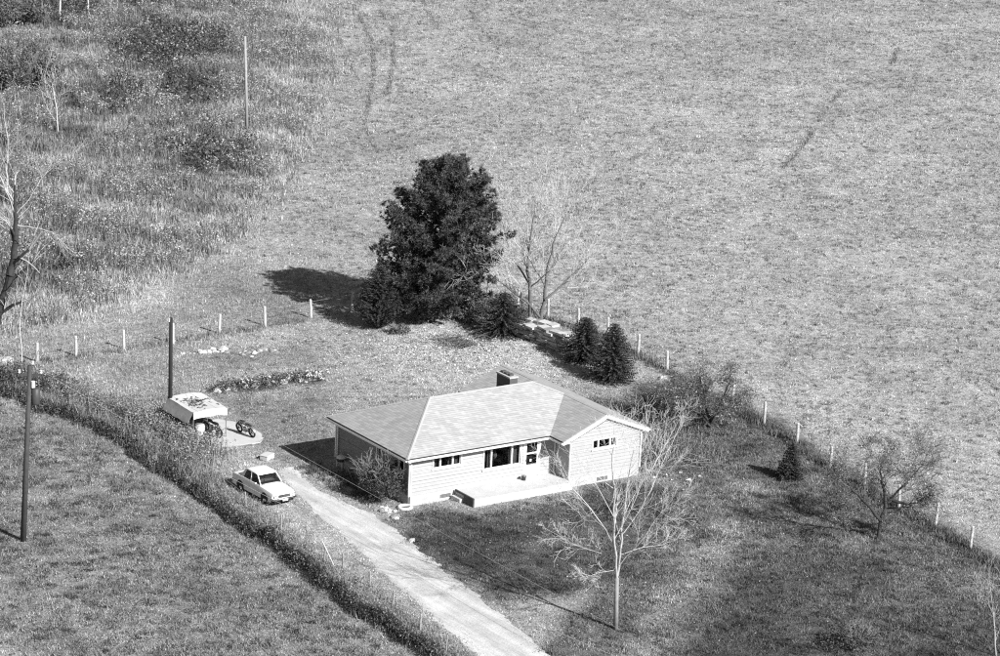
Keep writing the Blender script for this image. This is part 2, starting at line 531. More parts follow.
me = tri_mesh('ground', np.stack([X.ravel(), Y.ravel(), Z], -1), Q, ground_mat(), albedo(X.ravel(), Y.ravel()), smooth=True)
tag(link('ground', me), kind='structure')

# gravel driveway, a sheet just above the ground with an uneven edge
def sheet(name, poly, step, lift, material, jit, edge_noise=1.2, crown=0.0):
    lo, hi = poly.min(0)-1, poly.max(0)+1
    sx = np.arange(lo[0], hi[0], step); sy = np.arange(lo[1], hi[1], step)
    A, B = np.meshgrid(sx, sy)
    a, b = A.ravel(), B.ravel()
    d = sdist(poly, a, b) + (fbm(a, b, edge_noise, 81)-.5)*jit
    z = terrain(a, b) + lift + crown*np.clip(d, 0, 1.2)
    z = np.where(d < .15, z - .05*np.clip((.15-d)/.15, 0, 2), z)
    ii = np.arange(len(a)).reshape(A.shape)
    q = np.stack([ii[:-1, :-1], ii[:-1, 1:], ii[1:, 1:], ii[1:, :-1]], -1).reshape(-1, 4)
    keep = (d[q] > -.02).any(1)
    q = q[keep]
    used, inv = np.unique(q, return_inverse=True)
    return tri_mesh(name, np.stack([a, b, z], -1)[used], inv.reshape(-1, 4), material, smooth=True)

def gravel_mat():
    m = bpy.data.materials.new('pale_gravel'); m.use_nodes = True
    n, l = m.node_tree.nodes, m.node_tree.links
    b = n['Principled BSDF']; b.inputs['Roughness'].default_value = .95; b.inputs['Specular IOR Level'].default_value = .05
    tc = n.new('ShaderNodeTexCoord')
    def noise(sc, det, st=(1, 1, 1)):
        mp = n.new('ShaderNodeMapping'); mp.inputs['Scale'].default_value = st; mp.inputs['Rotation'].default_value = (0, 0, math.radians(-8))
        l.new(tc.outputs['Object'], mp.inputs[0])
        z = n.new('ShaderNodeTexNoise'); z.inputs['Scale'].default_value = sc; z.inputs['Detail'].default_value = det; z.inputs['Roughness'].default_value = .7
        l.new(mp.outputs[0], z.inputs['Vector']); return z.outputs['Fac']
    def mr(v, a0, a1, b0, b1):
        k = n.new('ShaderNodeMapRange'); l.new(v, k.inputs[0])
        for i, q in enumerate((a0, a1, b0, b1)): k.inputs[i+1].default_value = q
        return k.outputs[0]
    def mul(p, q):
        k = n.new('ShaderNodeMath'); k.operation = 'MULTIPLY'; l.new(p, k.inputs[0])
        if isinstance(q, float): k.inputs[1].default_value = q
        else: l.new(q, k.inputs[1])
        return k.outputs[0]
    big, fine, rut = noise(.55, 6), noise(11, 4), noise(1.0, 3, (1.5, .12, 1))
    v = mul(mr(big, .3, .7, .78, 1.12), mr(fine, .3, .7, .78, 1.2))
    v = mul(v, mr(rut, .3, .65, .72, 1.1)); v = mul(v, .57)
    l.new(v, b.inputs['Base Color'])
    bp = n.new('ShaderNodeBump'); bp.inputs['Strength'].default_value = .5; bp.inputs['Distance'].default_value = .04
    l.new(fine, bp.inputs['Height']); l.new(bp.outputs[0], b.inputs['Normal'])
    return m
GRAVEL = gravel_mat()
tag(link('driveway', sheet('driveway', DRIVE, .16, .015, GRAVEL, .7, .9)), kind='structure')
tag(link('concrete_pad', sheet('concrete_pad', PAD, .14, .02, CONC, .5, .8)), kind='structure')

# ------------------------------------------------------------------ the house
L_, D_, P_, W_, R_, H_, S_ = 9.3, 8.5, 1.28, 5.9, .84, 2.8, .411
ZR, ZW = H_+S_*D_/2, H_+S_*W_/2
house = thing('ranch_house', 'long pale ranch house with hipped shingle roof and gabled front wing', 'house')
WALL_TOP, BASE = 2.60, .50
XL, YF, YB = .45, .45, 8.05            # main block wall faces
WX0, WX1, WYF, WYB = 10.0, 14.75, -1.03, 9.1

def wall_cells(u0, u1, z0, z1, holes):
    """rectangles left over round the openings"""
    zs = sorted({z0, z1} | {h[2] for h in holes if z0 < h[2] < z1} | {h[3] for h in holes if z0 < h[3] < z1})
    out = []
    for a, b in zip(zs[:-1], zs[1:]):
        m = (a+b)/2
        cuts = sorted([(max(h[0], u0), min(h[1], u1)) for h in holes if h[2] < m < h[3] and h[1] > u0 and h[0] < u1])
        u = u0
        for c in cuts:
            if c[0]-u > .01: out.append((u, c[0], a, b))
            u = c[1]
        if u1-u > .01: out.append((u, u1, a, b))
    return out

LAP_CORE = mat('lap_shadow_core', .08, .9)  # core coloured dark to draw the shadow lines between boards
def clad(name, axis_, pos, out, u0, u1, holes, siding, top=WALL_TOP, zbase=BASE, gable=None):
    """one wall: core behind, foundation strip below, lapped boards in front, each its own piece"""
    def bx(mb, a, b, z0, z1, d0, d1):
        lo, hi = sorted((pos+out*d0, pos+out*d1))
        if axis_ == 'x': mb.box(a, b, lo, hi, z0, z1)
        else: mb.box(lo, hi, a, b, z0, z1)
    core = MB()
    for c in wall_cells(u0, u1, -.3, top, holes): bx(core, *c, -.16, -.02)
    if gable:
        (ga, gb, gz) = gable
        P = [(ga, top), (gb, top), ((ga+gb)/2, gz)]
        pts = [(a, pos-out*.16, z) if axis_ == 'x' else (pos-out*.16, a, z) for a, z in P]
        core.poly(pts, (0, out*.14, 0) if axis_ == 'x' else (out*.14, 0, 0))
    w = core.build('wall', LAP_CORE, house)
    fd = MB()
    for c in wall_cells(u0, u1, -.3, zbase, holes): bx(fd, *c, -.018, .03)
    fd.build('foundation', FOUND, w)
    z = zbase; ex = .2
    while z < (gable[2] if gable else top)-.03:
        z1 = min(z+ex, top if (not gable or z < top-.001) else gable[2])
        if z < top-.001:
            z1 = min(z1, top); cells = wall_cells(u0, u1, z, z1, holes)
        else:
            k = (gable[2]-z1)/(gable[2]-top)
            mid, half = (gable[0]+gable[1])/2, (gable[1]-gable[0])/2*max(k, 0)
            k0 = (gable[2]-z)/(gable[2]-top)
            half0 = (gable[1]-gable[0])/2*max(k0, 0)
            cells = [(mid-half0, mid+half0, z, z1)]
        slope = z >= top-.001
        for (a, b, c0, c1) in cells:
            if c1-c0 < .02: continue
            # a lapped board: proud at its lower edge
            t = .042; c1 = c1-.009
            if axis_ == 'x':
                a1, b1 = (mid-half, mid+half) if slope else (a, b)
                V = [(a, pos, c0), (b, pos, c0), (b, pos+out*t, c0), (a, pos+out*t, c0), (a1, pos, c1), (b1, pos, c1), (b1, pos+out*.008, c1), (a1, pos+out*.008, c1)]
            else:
                V = [(pos, a, c0), (pos, b, c0), (pos+out*t, b, c0), (pos+out*t, a, c0), (pos, a, c1), (pos, b, c1), (pos+out*.008, b, c1), (pos+out*.008, a, c1)]
            MB().add(V, [(3, 2, 1, 0), (4, 5, 6, 7), (0, 1, 5, 4), (1, 2, 6, 5), (2, 3, 7, 6), (3, 0, 4, 7)]).build('siding_board', siding, w)
        z = z1
    return w

W1 = (1.95, 3.72, 1.84, 2.54); W2 = (5.24, 7.66, 1.28, 2.52); DR = (7.96, 8.90, .45, 2.5)
WW = (11.5, 13.1, 1.98, 2.5); V1 = (2.42, 3.14, .06, .30); V2 = (11.85, 12.6, .06, .30)
LW = (1.0, 3.75, 1.72, 2.42)
clad('front', 'x', YF, -1, XL, WX0, [W1, W2, DR, V1], SIDING)
clad('left', 'y', XL, -1, YF, YB, [LW], SIDING_LEFT)
clad('back', 'x', YB, 1, XL, WX0, [], SIDING)
clad('wing_front', 'x', WYF, -1, WX0, WX1, [WW, V2], SIDING, gable=(WX0, WX1, WALL_TOP+S_*(WX1-WX0)/2-.02))
clad('wing_left', 'y', WX0, -1, WYF, YF, [], SIDING)
clad('wing_right', 'y', WX1, 1, WYF, WYB, [], SIDING)
clad('wing_back', 'x', WYB, 1, WX0, WX1, [], SIDING, gable=(WX0, WX1, WALL_TOP+S_*(WX1-WX0)/2-.02))
clad('wing_back_left', 'y', WX0, -1, YB, WYB, [], SIDING)
# corner boards
for (x, y) in ((XL, YF), (WX0, WYF), (WX1, WYF), (XL, YB)):
    sx = -1 if x < 12 else 1
    sy = -1 if y < 5 else 1
    MB().box(x+sx*.045-.045, x+sx*.045+.045, y+sy*.045-.045, y+sy*.045+.045, BASE-.02, WALL_TOP).build('corner_board', WHITE, house)
# floor and inner partitions keep the rooms dark
MB().box(XL+.2, WX0+.1, YF+.2, YB-.2, .30, .36).build('floor_deck', ROOM, house)
MB().box(XL+.2, WX0-.2, 4.3, 4.4, .36, 2.58).build('partition', ROOM, house)
MB().box(WX0+.2, WX1-.2, 2.6, 2.7, .0, 2.58).build('partition', ROOM, house)
MB().box(XL+.2, WX1-.2, YF+.2, YB-.2, 2.585, 2.6).build('ceiling', ROOM, house)

def window(rect, axis_, pos, out, lights, curtains=(), sillw=.06):
    """window > frame, sill, mullion, pane, curtain; lights are the cut positions along u"""
    u0, u1, z0, z1 = rect
    def bx(mb, a, b, c, d, e0, e1):
        lo, hi = sorted((pos+out*e0, pos+out*e1))
        if axis_ == 'x': mb.box(a, b, lo, hi, c, d)
        else: mb.box(lo, hi, a, b, c, d)
        return mb
    t = .075
    fr = MB()
    bx(fr, u0-t, u1+t, z1, z1+t, -.06, .055); bx(fr, u0-t, u0, z0, z1, -.06, .055); bx(fr, u1, u1+t, z0, z1, -.06, .055)
    w = fr.build('window', WHITE, house)
    bx(MB(), u0-t-.04, u1+t+.04, z0-.09, z0, -.06, .09).build('sill', WHITE, w)
    for c in lights[1:-1]:
        bx(MB(), c-.045, c+.045, z0, z1, -.055, .035).build('mullion', WHITE, w)
    for a, b in zip(lights[:-1], lights[1:]):
        s = .03
        sh = MB()
        bx(sh, a+.02, b-.02, z1-.05, z1-.001, -.05, .0); bx(sh, a+.02, b-.02, z0+.001, z0+.05, -.05, .0)
        bx(sh, a+.02, a+.05, z0+.05, z1-.05, -.05, .0); bx(sh, b-.05, b-.02, z0+.05, z1-.05, -.05, .0)
        sh.build('sash', WHITE, w)
        bx(MB(), a+.01, b-.01, z0+.01, z1-.01, -.034, -.028).build('pane', GLASS, w)
    for (a, b) in curtains:
        n = max(4, int((b-a)/.05)); P = []
        V = []; Fc = []
        for i in range(n+1):
            u = a+(b-a)*i/n; e = pos+out*(-.20+.03*math.sin(i*2.1))
            for z in (z0-.1, z1+.03):
                V.append((u, e, z) if axis_ == 'x' else (e, u, z))
        Fc = [(2*i, 2*i+2, 2*i+3, 2*i+1) for i in range(n)]
        MB().add(V, Fc).build('curtain', CURTAIN, w, smooth=True)
    return w

window(W1, 'x', YF, -1, [1.95, 2.4, 3.2, 3.72], [(2.0, 2.28), (3.02, 3.22), (3.45, 3.7)])
window(W2, 'x', YF, -1, [5.24, 5.74, 7.1, 7.66], [(5.26, 5.46), (5.6, 5.86), (7.0, 7.2), (7.3, 7.62)])
window(WW, 'x', WYF, -1, [11.5, 11.87, 12.68, 13.1], [(11.52, 11.72), (12.78, 13.05)])
window(LW, 'y', XL, -1, [1.0, 1.55, 2.9, 3.75], [(1.05, 1.5), (3.0, 3.7)])
for r, pos in ((V1, YF), (V2, WYF)):
    v = MB().box(r[0]-.05, r[1]+.05, pos-.05, pos-.031, r[2]-.05, r[2]).box(r[0]-.05, r[1]+.05, pos-.05, pos-.031, r[3], r[3]+.05)\
        .box(r[0]-.05, r[0], pos-.05, pos-.031, r[2], r[3]).box(r[1], r[1]+.05, pos-.05, pos-.031, r[2], r[3]).build('basement_window', WHITE, house)
    MB().box(r[0], r[1], pos-.02, pos-.012, r[2], r[3]).build('pane', mat('basement_glass', .16, .3), v)
    for k in range(1, 3):
        u = r[0]+(r[1]-r[0])*k/3
        MB().box(u-.012, u+.012, pos-.035, pos-.021, r[2], r[3]).build('mullion', METAL, v)
# pendant lamp behind the picture window
pl = MB().tube([(6.3, .95, 2.58), (6.3, .95, 2.1)], .015, 6).tube([(6.3, .95, 2.15), (6.3, .95, 2.0), (6.3, .95, 1.8), (6.3, .95, 1.62)], [.03, .09, .15, .06], 10)
pl.build('pendant_lamp', PLASTIC, house, smooth=True)
# front door: storm door in a white casing
dd = MB().box(DR[0]-.1, DR[0], YF-.05, YF+.06, DR[2], DR[3]+.08).box(DR[1], DR[1]+.1, YF-.05, YF+.06, DR[2], DR[3]+.08).box(DR[0], DR[1], YF-.05, YF+.06, DR[3], DR[3]+.08).build('door_frame', WHITE, house)
door = MB()
x0, x1, z0, z1 = DR[0]+.01, DR[1]-.01, DR[2]+.02, DR[3]-.01
for c in wall_cells(x0, x1, z0, z1, [(x0+.11, x1-.11, 1.83, z1-.12), (x0+.11, x1-.11, 1.12, 1.74)]):
    door.box(c[0], c[1], YF-.02, YF+.02, c[2], c[3])
door = door.build('door', WHITE, house)
for a, b in ((1.83, z1-.12), (1.12, 1.74)):
    MB().box(x0+.11, x1-.11, YF-.004, YF+.004, a, b).build('pane', GLASS, door)
MB().box(x0+.35, x1-.45, YF-.009, YF-.0045, 1.30, 1.44).build('notice', WHITE, door)
MB().bar((x0+.07, YF-.06, 1.35), (x0+.07, YF-.06, 1.5), .03).build('handle', METAL, door)
MB().box(x0+.02, x1-.02, YF+.3, YF+.34, .45, 2.4).build('inner_door', ROOM, house)

# porch slab with a step at its left end
slab = MB().box(3.42, 9.93, -1.5, YF-.034, -.3, .43).build('porch_slab', CONC, house, bevel=.02)
MB().box(3.10, 3.40, -.55, .30, -.3, .2).build('step', CONC, slab, bevel=.015)
MB().box(3.33, 3.415, -1.52, .30, .40, .50).build('end_shade_strip', mat('slab_end_shade', .07, .8, var=.3, scale=5), slab)  # dark strip and panel stand in for shade on the slab end
MB().box(3.33, 3.415, -1.52, -.58, -.2, .398).build('end_shade_panel', mat('slab_end_shade'), slab)
# roof planes
def hip_roof():
    FL, BL, Vf, Vb = (0, 0, H_), (0, D_, H_), (L_, 0, H_), (L_, D_, H_)
    A, B = (4.05, D_/2, ZR), (L_+W_-D_/2, D_/2, ZR)
    Hf, Hr = (L_+W_/2, W_/2, ZW), (L_+W_/2, D_-W_/2, ZW)
    Pf, Pr = (L_+W_/2, -P_, ZW), (L_+W_/2, D_+R_, ZW)
    Ef, Er = (L_, -P_, H_), (L_, D_+R_, H_)
    Rf, Rr = (L_+W_, -P_, H_), (L_+W_, D_+R_, H_)
    faces = [[FL, Vf, Hf, B, A], [BL, FL, A], [A, B, Hr, Vb, BL], [Vf, Ef, Pf, Hf], [Vb, Hr, Pr, Er], [Rf, Rr, Pr, Hr, B, Hf, Pf]]
    V, idx = [], {}
    Fc = []
    for f in faces:
        for p in f:
            if p not in idx: idx[p] = len(V); V.append(p)
        Fc.append([idx[p] for p in f])
    n = len(V)
    V2 = V + [(x, y, z-.07) for x, y, z in V]
    edges = {}
    for f in Fc:
        for a, b in zip(f, f[1:]+f[:1]): edges[(a, b)] = 1
    G2 = [tuple(f) for f in Fc] + [tuple(i+n for i in reversed(f)) for f in Fc]
    for (a, b) in edges:
        if (b, a) not in edges: G2.append((b, a, a+n, b+n))
    return V2, G2, dict(FL=FL, BL=BL, Vf=Vf, Vb=Vb, A=A, B=B, Hf=Hf, Hr=Hr, Pf=Pf, Pr=Pr, Ef=Ef, Er=Er, Rf=Rf, Rr=Rr)
RV, RF, K = hip_roof()
roof = link('roof', make_mesh('roof', RV, RF, ROOF), house)
CAP = mat('ridge_shingles', .385, .95, var=.12, scale=9)
def cap(a, b):
    a, b = Vector(a), Vector(b)
    d = b-a; n = max(1, int(d.length/.9))
    for i in range(n):
        p, q = a+d*(i/n), a+d*((i+1)/n)
        sd = Vector((d.y, -d.x, 0)).normalized()*.10; kz = Vector((0, 0, -.10*(.411 if abs(d.z) < .01 else .29)+.012)); ap = Vector((0, 0, .022)); lift = Vector((0, 0, .004*(i % 2)))
        MB().add([p+ap+lift, p+sd+kz+lift, p-sd+kz+lift, q+ap+lift, q+sd+kz+lift, q-sd+kz+lift], [(0, 2, 1), (3, 4, 5), (0, 1, 4, 3), (0, 3, 5, 2), (1, 2, 5, 4)]).build('ridge_cap', CAP, roof)
for a, b in (('A', 'B'), ('FL', 'A'), ('BL', 'A'), ('B', 'Hf'), ('B', 'Hr'), ('Hf', 'Pf'), ('Hr', 'Pr')):
    cap(K[a], K[b])
# fascia, gutters, soffits
def fascia(a, b, inset):
    a, b = Vector(a), Vector(b); iv = Vector(inset)*.03
    MB().bar(a+iv+Vector((0, 0, -.155)), b+iv+Vector((0, 0, -.155)), .028, .17).build('fascia', WHITE, house)
GUT = mat('dark_gutter_bed', .05, .8)
def gutter(a, b, outv):
    a, b = Vector(a), Vector(b); o = Vector(outv)
    d = (b-a).normalized()
    q = [o*.0, o*.11]
    g = MB()
    g.bar(a+o*.10+Vector((0, 0, -.115)), b+o*.10+Vector((0, 0, -.115)), .012, .10)
    g.bar(a+o*.05+Vector((0, 0, -.17)), b+o*.05+Vector((0, 0, -.17)), .112, .012)
    for e in (a, b): g.bar(e+o*.0+Vector((0, 0, -.12)), e+o*.106+Vector((0, 0, -.12)), .012, .10)
    gg = g.build('gutter', WHITE, house)
    MB().bar(a+o*.045+d*.02+Vector((0, 0, -.145)), b+o*.045-d*.02+Vector((0, 0, -.145)), .085, .03).build('gutter_bed', GUT, gg)
EAVE_SHADE = mat('painted_eave_shadow', .03, .7)  # dark strip painted in for the shadow gap under the roof edge
for a_, b_, o_ in (('FL', 'Vf', (0, -1, 0)), ('BL', 'FL', (-1, 0, 0)), ('Vf', 'Ef', (-1, 0, 0)), ('Rf', 'Rr', (1, 0, 0))):
    A_, B_ = Vector(K[a_]), Vector(K[b_]); o_ = Vector(o_)
    MB().bar(A_+o_*.006+Vector((0, 0, -.037)), B_+o_*.006+Vector((0, 0, -.037)), .008, .064).build('eave_shadow_strip', EAVE_SHADE, roof)
E1 = lambda p, dx=0, dy=0: (p[0]+dx, p[1]+dy, p[2])
fascia(K['FL'], K['Vf'], (0, 1, 0)); gutter(K['FL'], E1(K['Vf'], -.12), (0, -1, 0))
fascia(K['BL'], K['FL'], (1, 0, 0)); gutter(K['BL'], K['FL'], (-1, 0, 0))
fascia(K['Vf'], K['Ef'], (1, 0, 0)); gutter(E1(K['Vf'], 0, -.13), K['Ef'], (-1, 0, 0))
fascia(K['Rf'], K['Rr'], (-1, 0, 0)); gutter(K['Rf'], K['Rr'], (1, 0, 0))
fascia(K['BL'], K['Vb'], (0, -1, 0)); fascia(K['Vb'], K['Er'], (1, 0, 0))
for x_, e_ in ((WX0-.05, L_+.06), (WX1+.05, L_+W_-.06)):
    MB().bar((x_, WYF-.055, 2.622+.412*abs(x_-e_)-.115), (L_+W_/2, WYF-.055, ZW-.20-.115), .02, .21).build('frieze_board', WHITE, house)
def rake(a, b, y):
    a, b = Vector(a), Vector(b)
    MB().bar(a+Vector((0, y, -.16)), b+Vector((0, y, -.16)), .03, .19, up=(0, 0, 1)).build('rake_board', WHITE, house)
rake(K['Ef'], K['Pf'], .02); rake(K['Rf'], K['Pf'], .02); rake(K['Er'], K['Pr'], -.02); rake(K['Rr'], K['Pr'], -.02)
for (a, b, c, d) in ((.06, L_, .06, YF-.04), (.06, XL-.04, YF-.04, D_-.05), (L_+.06, WX0-.04, -P_+.05, YF-.04), (WX1+.04, L_+W_-.06, -P_+.05, D_+R_-.05), (XL, L_, YB+.04, D_-.06)):
    MB().box(a, b, c, d, 2.604, 2.62).build('soffit', WHITE, house)
MB().add([(L_+.06, -P_+.04, 2.622), (L_+W_/2, -P_+.04, ZW-.20), (L_+W_/2, WYF-.04, ZW-.20), (L_+.06, WYF-.04, 2.622)], [(0, 1, 2, 3)]).build('soffit', WHITE, house)
MB().add([(L_+W_-.06, -P_+.04, 2.622), (L_+W_/2, -P_+.04, ZW-.20), (L_+W_/2, WYF-.04, ZW-.20), (L_+W_-.06, WYF-.04, 2.622)], [(3, 2, 1, 0)]).build('soffit', WHITE, house)
# downspouts
for (x, y, ex, ey) in ((XL+.05, YF-.10, .1, -.1), (WX0-.10, YF-.12, L_-.1, -.06), (XL-.10, YB-.2, -.06, YB-.2), (WX1+.10, WYF+.25, L_+W_+.06, WYF+.25)):
    MB().tube([(ex, ey, 2.62), (x, y, 2.38), (x, y, .12), (x-.12, y-.16, .03)], .04, 6).build('downspout', WHITE, house)
# chimney
ch = MB().box(9.50, 10.02, 4.42, 5.74, 3.6, 4.84).build('chimney', BRICK, house)
MB().box(9.46, 10.06, 4.38, 5.78, 4.84, 4.92).build('chimney_cap', mat('chimney_crown', .45, .9, var=.2), ch)
for y in (4.72, 5.08, 5.45):
    MB().box(9.62, 9.88, y-.12, y+.12, 4.92, 5.03).build('flue', BRICK, ch)

# ------------------------------------------------------------------ white sedan beside the drive
def build_car():
    car = thing('parked_car', 'white four door sedan parked on the grass beside the gravel drive', 'car', (-5.72, 5.42, 0), math.radians(3))
    # local: forward is -y, length 4.1, width 1.56
    st = [  # y, half width, z shoulder, z top centre, z bottom of the upper shell
        (-2.02, .66, .66, .70, .44), (-1.98, .74, .72, .77, .44), (-1.80, .76, .77, .81, .50), (-1.3, .775, .80, .86, .50), (-.75, .78, .84, .91, .50),
        (-.5, .78, .86, .90, .50), (.3, .78, .87, .90, .50), (1.1, .78, .87, .90, .50), (1.35, .775, .86, .91, .50), (1.9, .75, .82, .88, .50), (2.02, .72, .80, .85, .46), (2.06, .68, .72, .78, .46)]
    V = []; Fc = []; m = 9
    for (y, w, zs, zt, zb) in st:
        half = [(w*.985, zb), (w, .40*zs+.60*zb), (w*.91, zs), (w*.82, zs+.6*(zt-zs)), (w*.45, zt)]
        ring = [(x, z) for x, z in half] + [(-x, z) for x, z in half[::-1]]
        V += [(x, y, z) for x, z in ring]
    m = 10
    for i in range(len(st)-1):
        for j in range(m-1):
            a = i*m+j
            Fc.append((a, a+1, a+m+1, a+m))
    Fc += [tuple(range(m))[::-1], tuple(range((len(st)-1)*m, len(st)*m))]
    body = MB().add(V, Fc).build('body', CARW, car, smooth=True)
    md = body.modifiers.new('edge', 'EDGE_SPLIT'); md.split_angle = math.radians(38)
    # lower flanks with wheel arches
    for s in (-1, 1):
        P = []
        for k in range(0, 13):
            pass
        pts = [(-1.95, .50), (-1.93, .26)]
        for cy in (-1.27, 1.15):
            for k in range(11):
                a = math.pi - math.pi*k/10
                pts.append((cy+.36*math.cos(a), max(.24, .30+.345*math.sin(a)) if 0 < k < 10 else .24))
        pts += [(1.98, .28), (2.0, .50)]
        lo = [(s*.775, y, z) for y, z in pts]
        # upper edge raised to meet the shell
        n = len(lo)
        q = MB(); strip = []
        for y, z in pts: strip.append((y, z))
        top = [(y, .56 if abs(y-(-1.27)) < .37 or abs(y-1.15) < .37 else .52) for y, z in pts]
        VV = [(s*.768, y, z) for y, z in pts] + [(s*.772, y, max(t, z+.02) if t > z else z+.02) for (y, z), (_, t) in zip(pts, top)]
        q.add(VV, [(k, k+1, n+k+1, n+k) for k in range(n-1)]).build('rocker_panel', CARW, body)
        for cy in (-1.27, 1.15):
            arch = []
            for k in range(13):
                a = math.pi*k/12
                arch.append((cy+.37*math.cos(a), .30+.355*math.sin(a)))
            A = [(s*.783, y, z) for y, z in arch]; B = [(s*.783, cy+(y-cy)*1.09, .30+(z-.30)*1.09) for y, z in arch]
            MB().add(A+B, [(k, k+1, 14+k, 13+k) for k in range(12)]).build('arch_lip', CARW, body)
            # dark wheel well seen behind the wheel
            MB().add([(s*.779, y, z) for y, z in arch], [tuple(range(13))]).build('wheel_well', BLACK, body)
    MB().box(-.70, .70, -1.9, 1.95, .2, .5).build('underbody', BLACK, body)
    # greenhouse
    zb, zt = .885, 1.37
    b = {'fl': (-.66, -.72), 'fr': (.66, -.72), 'rl': (-.66, 1.30), 'rr': (.66, 1.30)}
    t = {'fl': (-.56, -.22), 'fr': (.56, -.22), 'rl': (-.55, .92), 'rr': (.55, .92)}
    Bp = {k: Vector((x, y, zb)) for k, (x, y) in b.items()}; Tp = {k: Vector((x, y, zt)) for k, (x, y) in t.items()}
    RV = []
    prof = [(-.30, 1.345, .54), (-.24, 1.375, .56), (0, 1.40, .58), (.45, 1.405, .58), (.85, 1.385, .56), (.98, 1.345, .54)]
    V = []; Fc = []
    for (y, z, w) in prof:
        V += [(-w-.01, y, z-.05), (-w+.02, y, z-.005), (-w*.5, y, z+.012), (w*.5, y, z+.012), (w-.02, y, z-.005), (w+.01, y, z-.05)]
    for i in range(len(prof)-1):
        for j in range(5):
            a = i*6+j; Fc.append((a, a+6, a+7, a+1))
    Fc.append((0, 1, 2, 3, 4, 5)); k = (len(prof)-1)*6; Fc.append(tuple(range(k+5, k-1, -1)))
    for i in range(len(prof)-1):
        a = i*6; Fc.append((a, a+5, a+11, a+6))
    MB().add(V, Fc).build('roof', CARW, car, smooth=True).modifiers.new('edge', 'EDGE_SPLIT').split_angle = math.radians(40)
    for k in ('fl', 'fr'): MB().bar(Bp[k], Tp[k], .05, .06).build('pillar', CARW, car)
    for k in ('rl', 'rr'):
        s = -1 if k == 'rl' else 1
        q = MB().poly([Bp[k]+Vector((0, 0, 0)), Bp[k]+Vector((0, -.30, 0)), Tp[k]+Vector((0, -.14, 0)), Tp[k]], (-s*.05, 0, 0))
        q.build('pillar', CARW, car)
    for s, f, r in ((-1, 'fl', 'rl'), (1, 'fr', 'rr')):
        MB().bar(Bp[f].lerp(Bp[r], .47), Tp[f].lerp(Tp[r], .46), .045, .06).build('pillar', CARW, car)
        def P(u, v, off=0.0): return Bp[f].lerp(Bp[r], u).lerp(Tp[f].lerp(Tp[r], u), v)
        for u0, u1, w0, w1 in ((.03, .45, .04, .43), (.49, .84, .49, .86)):
            A, B, C_, D2 = P(u0, .03), P(u1, .03), P(w1, .95), P(w0, .95)
            MB().poly([A, B, C_, D2], (-s*.006, 0, 0)).build('side_window', GLASS, car)
        MB().bar(Bp[f]+Vector((s*.012, 0, -.005)), Bp[r]+Vector((s*.012, 0, -.005)), .03, .03).build('belt_moulding', CHROME, car)
    def quad(name, A, B, C_, D2, d):
        MB().poly([A, B, C_, D2], d).build(name, GLASS, car)
    quad('windshield', Bp['fl'], Bp['fr'], Tp['fr'], Tp['fl'], (0, .006, .004))
    quad('rear_window', Bp['rl']+Vector((.05, 0, 0)), Bp['rr']-Vector((.05, 0, 0)), Tp['rr'], Tp['rl'], (0, -.006, .004))
    seat = mat('car_seat_vinyl', .10, .6)
    for x in (-.33, .33):
        MB().box(x-.24, x+.24, .05, .18, .7, 1.14).build('seat', seat, car, bevel=.04)
    MB().box(-.6, .6, .85, 1.0, .7, 1.10).build('seat', seat, car, bevel=.04)
    MB().box(-.6, .6, -.62, -.4, .8, .93).build('dashboard', seat, car)
    MB().ring((-.33, -.28, .95), (0, -1, .5), .17, .013, 16, 5).build('steering_wheel', BLACK, car)
    # wheels
    for s in (-1, 1):
        for cy in (-1.27, 1.15):
            w = MB().ring((s*.70, cy, .29), (1, 0, 0), .215, .078, 22, 8).build('wheel', BLACK, car, smooth=True)
            MB().tube([(s*.715, cy, .29), (s*.755, cy, .29), (s*.775, cy, .29)], [.18, .17, .08], 16).build('hub_cap', CHROME, w)
    # front
    gr = MB().box(-.68, .68, -2.035, -2.015, .49, .64).build('grille', mat('grille_black', .04, .5), car)
    for z in (.53, .565, .60): MB().box(-.42, .42, -2.045, -2.036, z-.005, z+.005).build('grille_bar', CHROME, gr)
    for x in (-.58, -.43, .43, .58):
        MB().tube([(x, -2.03, .565), (x, -2.055, .565), (x, -2.062, .565)], [.068, .066, .03], 14).build('headlight', mat('lamp_glass', .75, .15, spec=.6), gr)
    MB().tube([(-.76, -1.9, .43), (-.72, -2.09, .43), (0, -2.12, .43), (.72, -2.09, .43), (.76, -1.9, .43)], .052, 8).build('bumper', CHROME, car, smooth=True)
    MB().tube([(-.76, 1.9, .46), (-.72, 2.09, .46), (0, 2.12, .46), (.72, 2.09, .46), (.76, 1.9, .46)], .052, 8).build('bumper', CHROME, car, smooth=True)
    MB().box(-.17, .17, -2.185, -2.175, .33, .46).build('licence_plate', WHITE, car)
    MB().box(-.6, .6, -2.0, -1.96, .22, .36).build('front_valance', BLACK, car)
    for x in (-.55, .55): MB().box(x-.13, x+.13, 2.04, 2.075, .58, .72).build('tail_light', mat('tail_lamp', .12, .3), car)
    for s in (-1, 1):
        for y in (-.02, .98): MB().bar((s*.757, y-.06, .74), (s*.757, y+.06, .74), .02).build('door_handle', CHROME, car)
        for y in (-.66, .26, 1.02): MB().bar((s*.781, y, .52), (s*.715, y, .865), .012).build('door_seam', BLACK, car)
    MB().bar((-.74, -.5, .90), (-.84, -.52, .97), .02).box(-.90, -.80, -.55, -.50, .93, 1.02).build('mirror', CHROME, car)
    MB().box(-.70, .70, -.795, -.775, .897, .903).build('hood_seam', BLACK, car)
    return car
build_car()

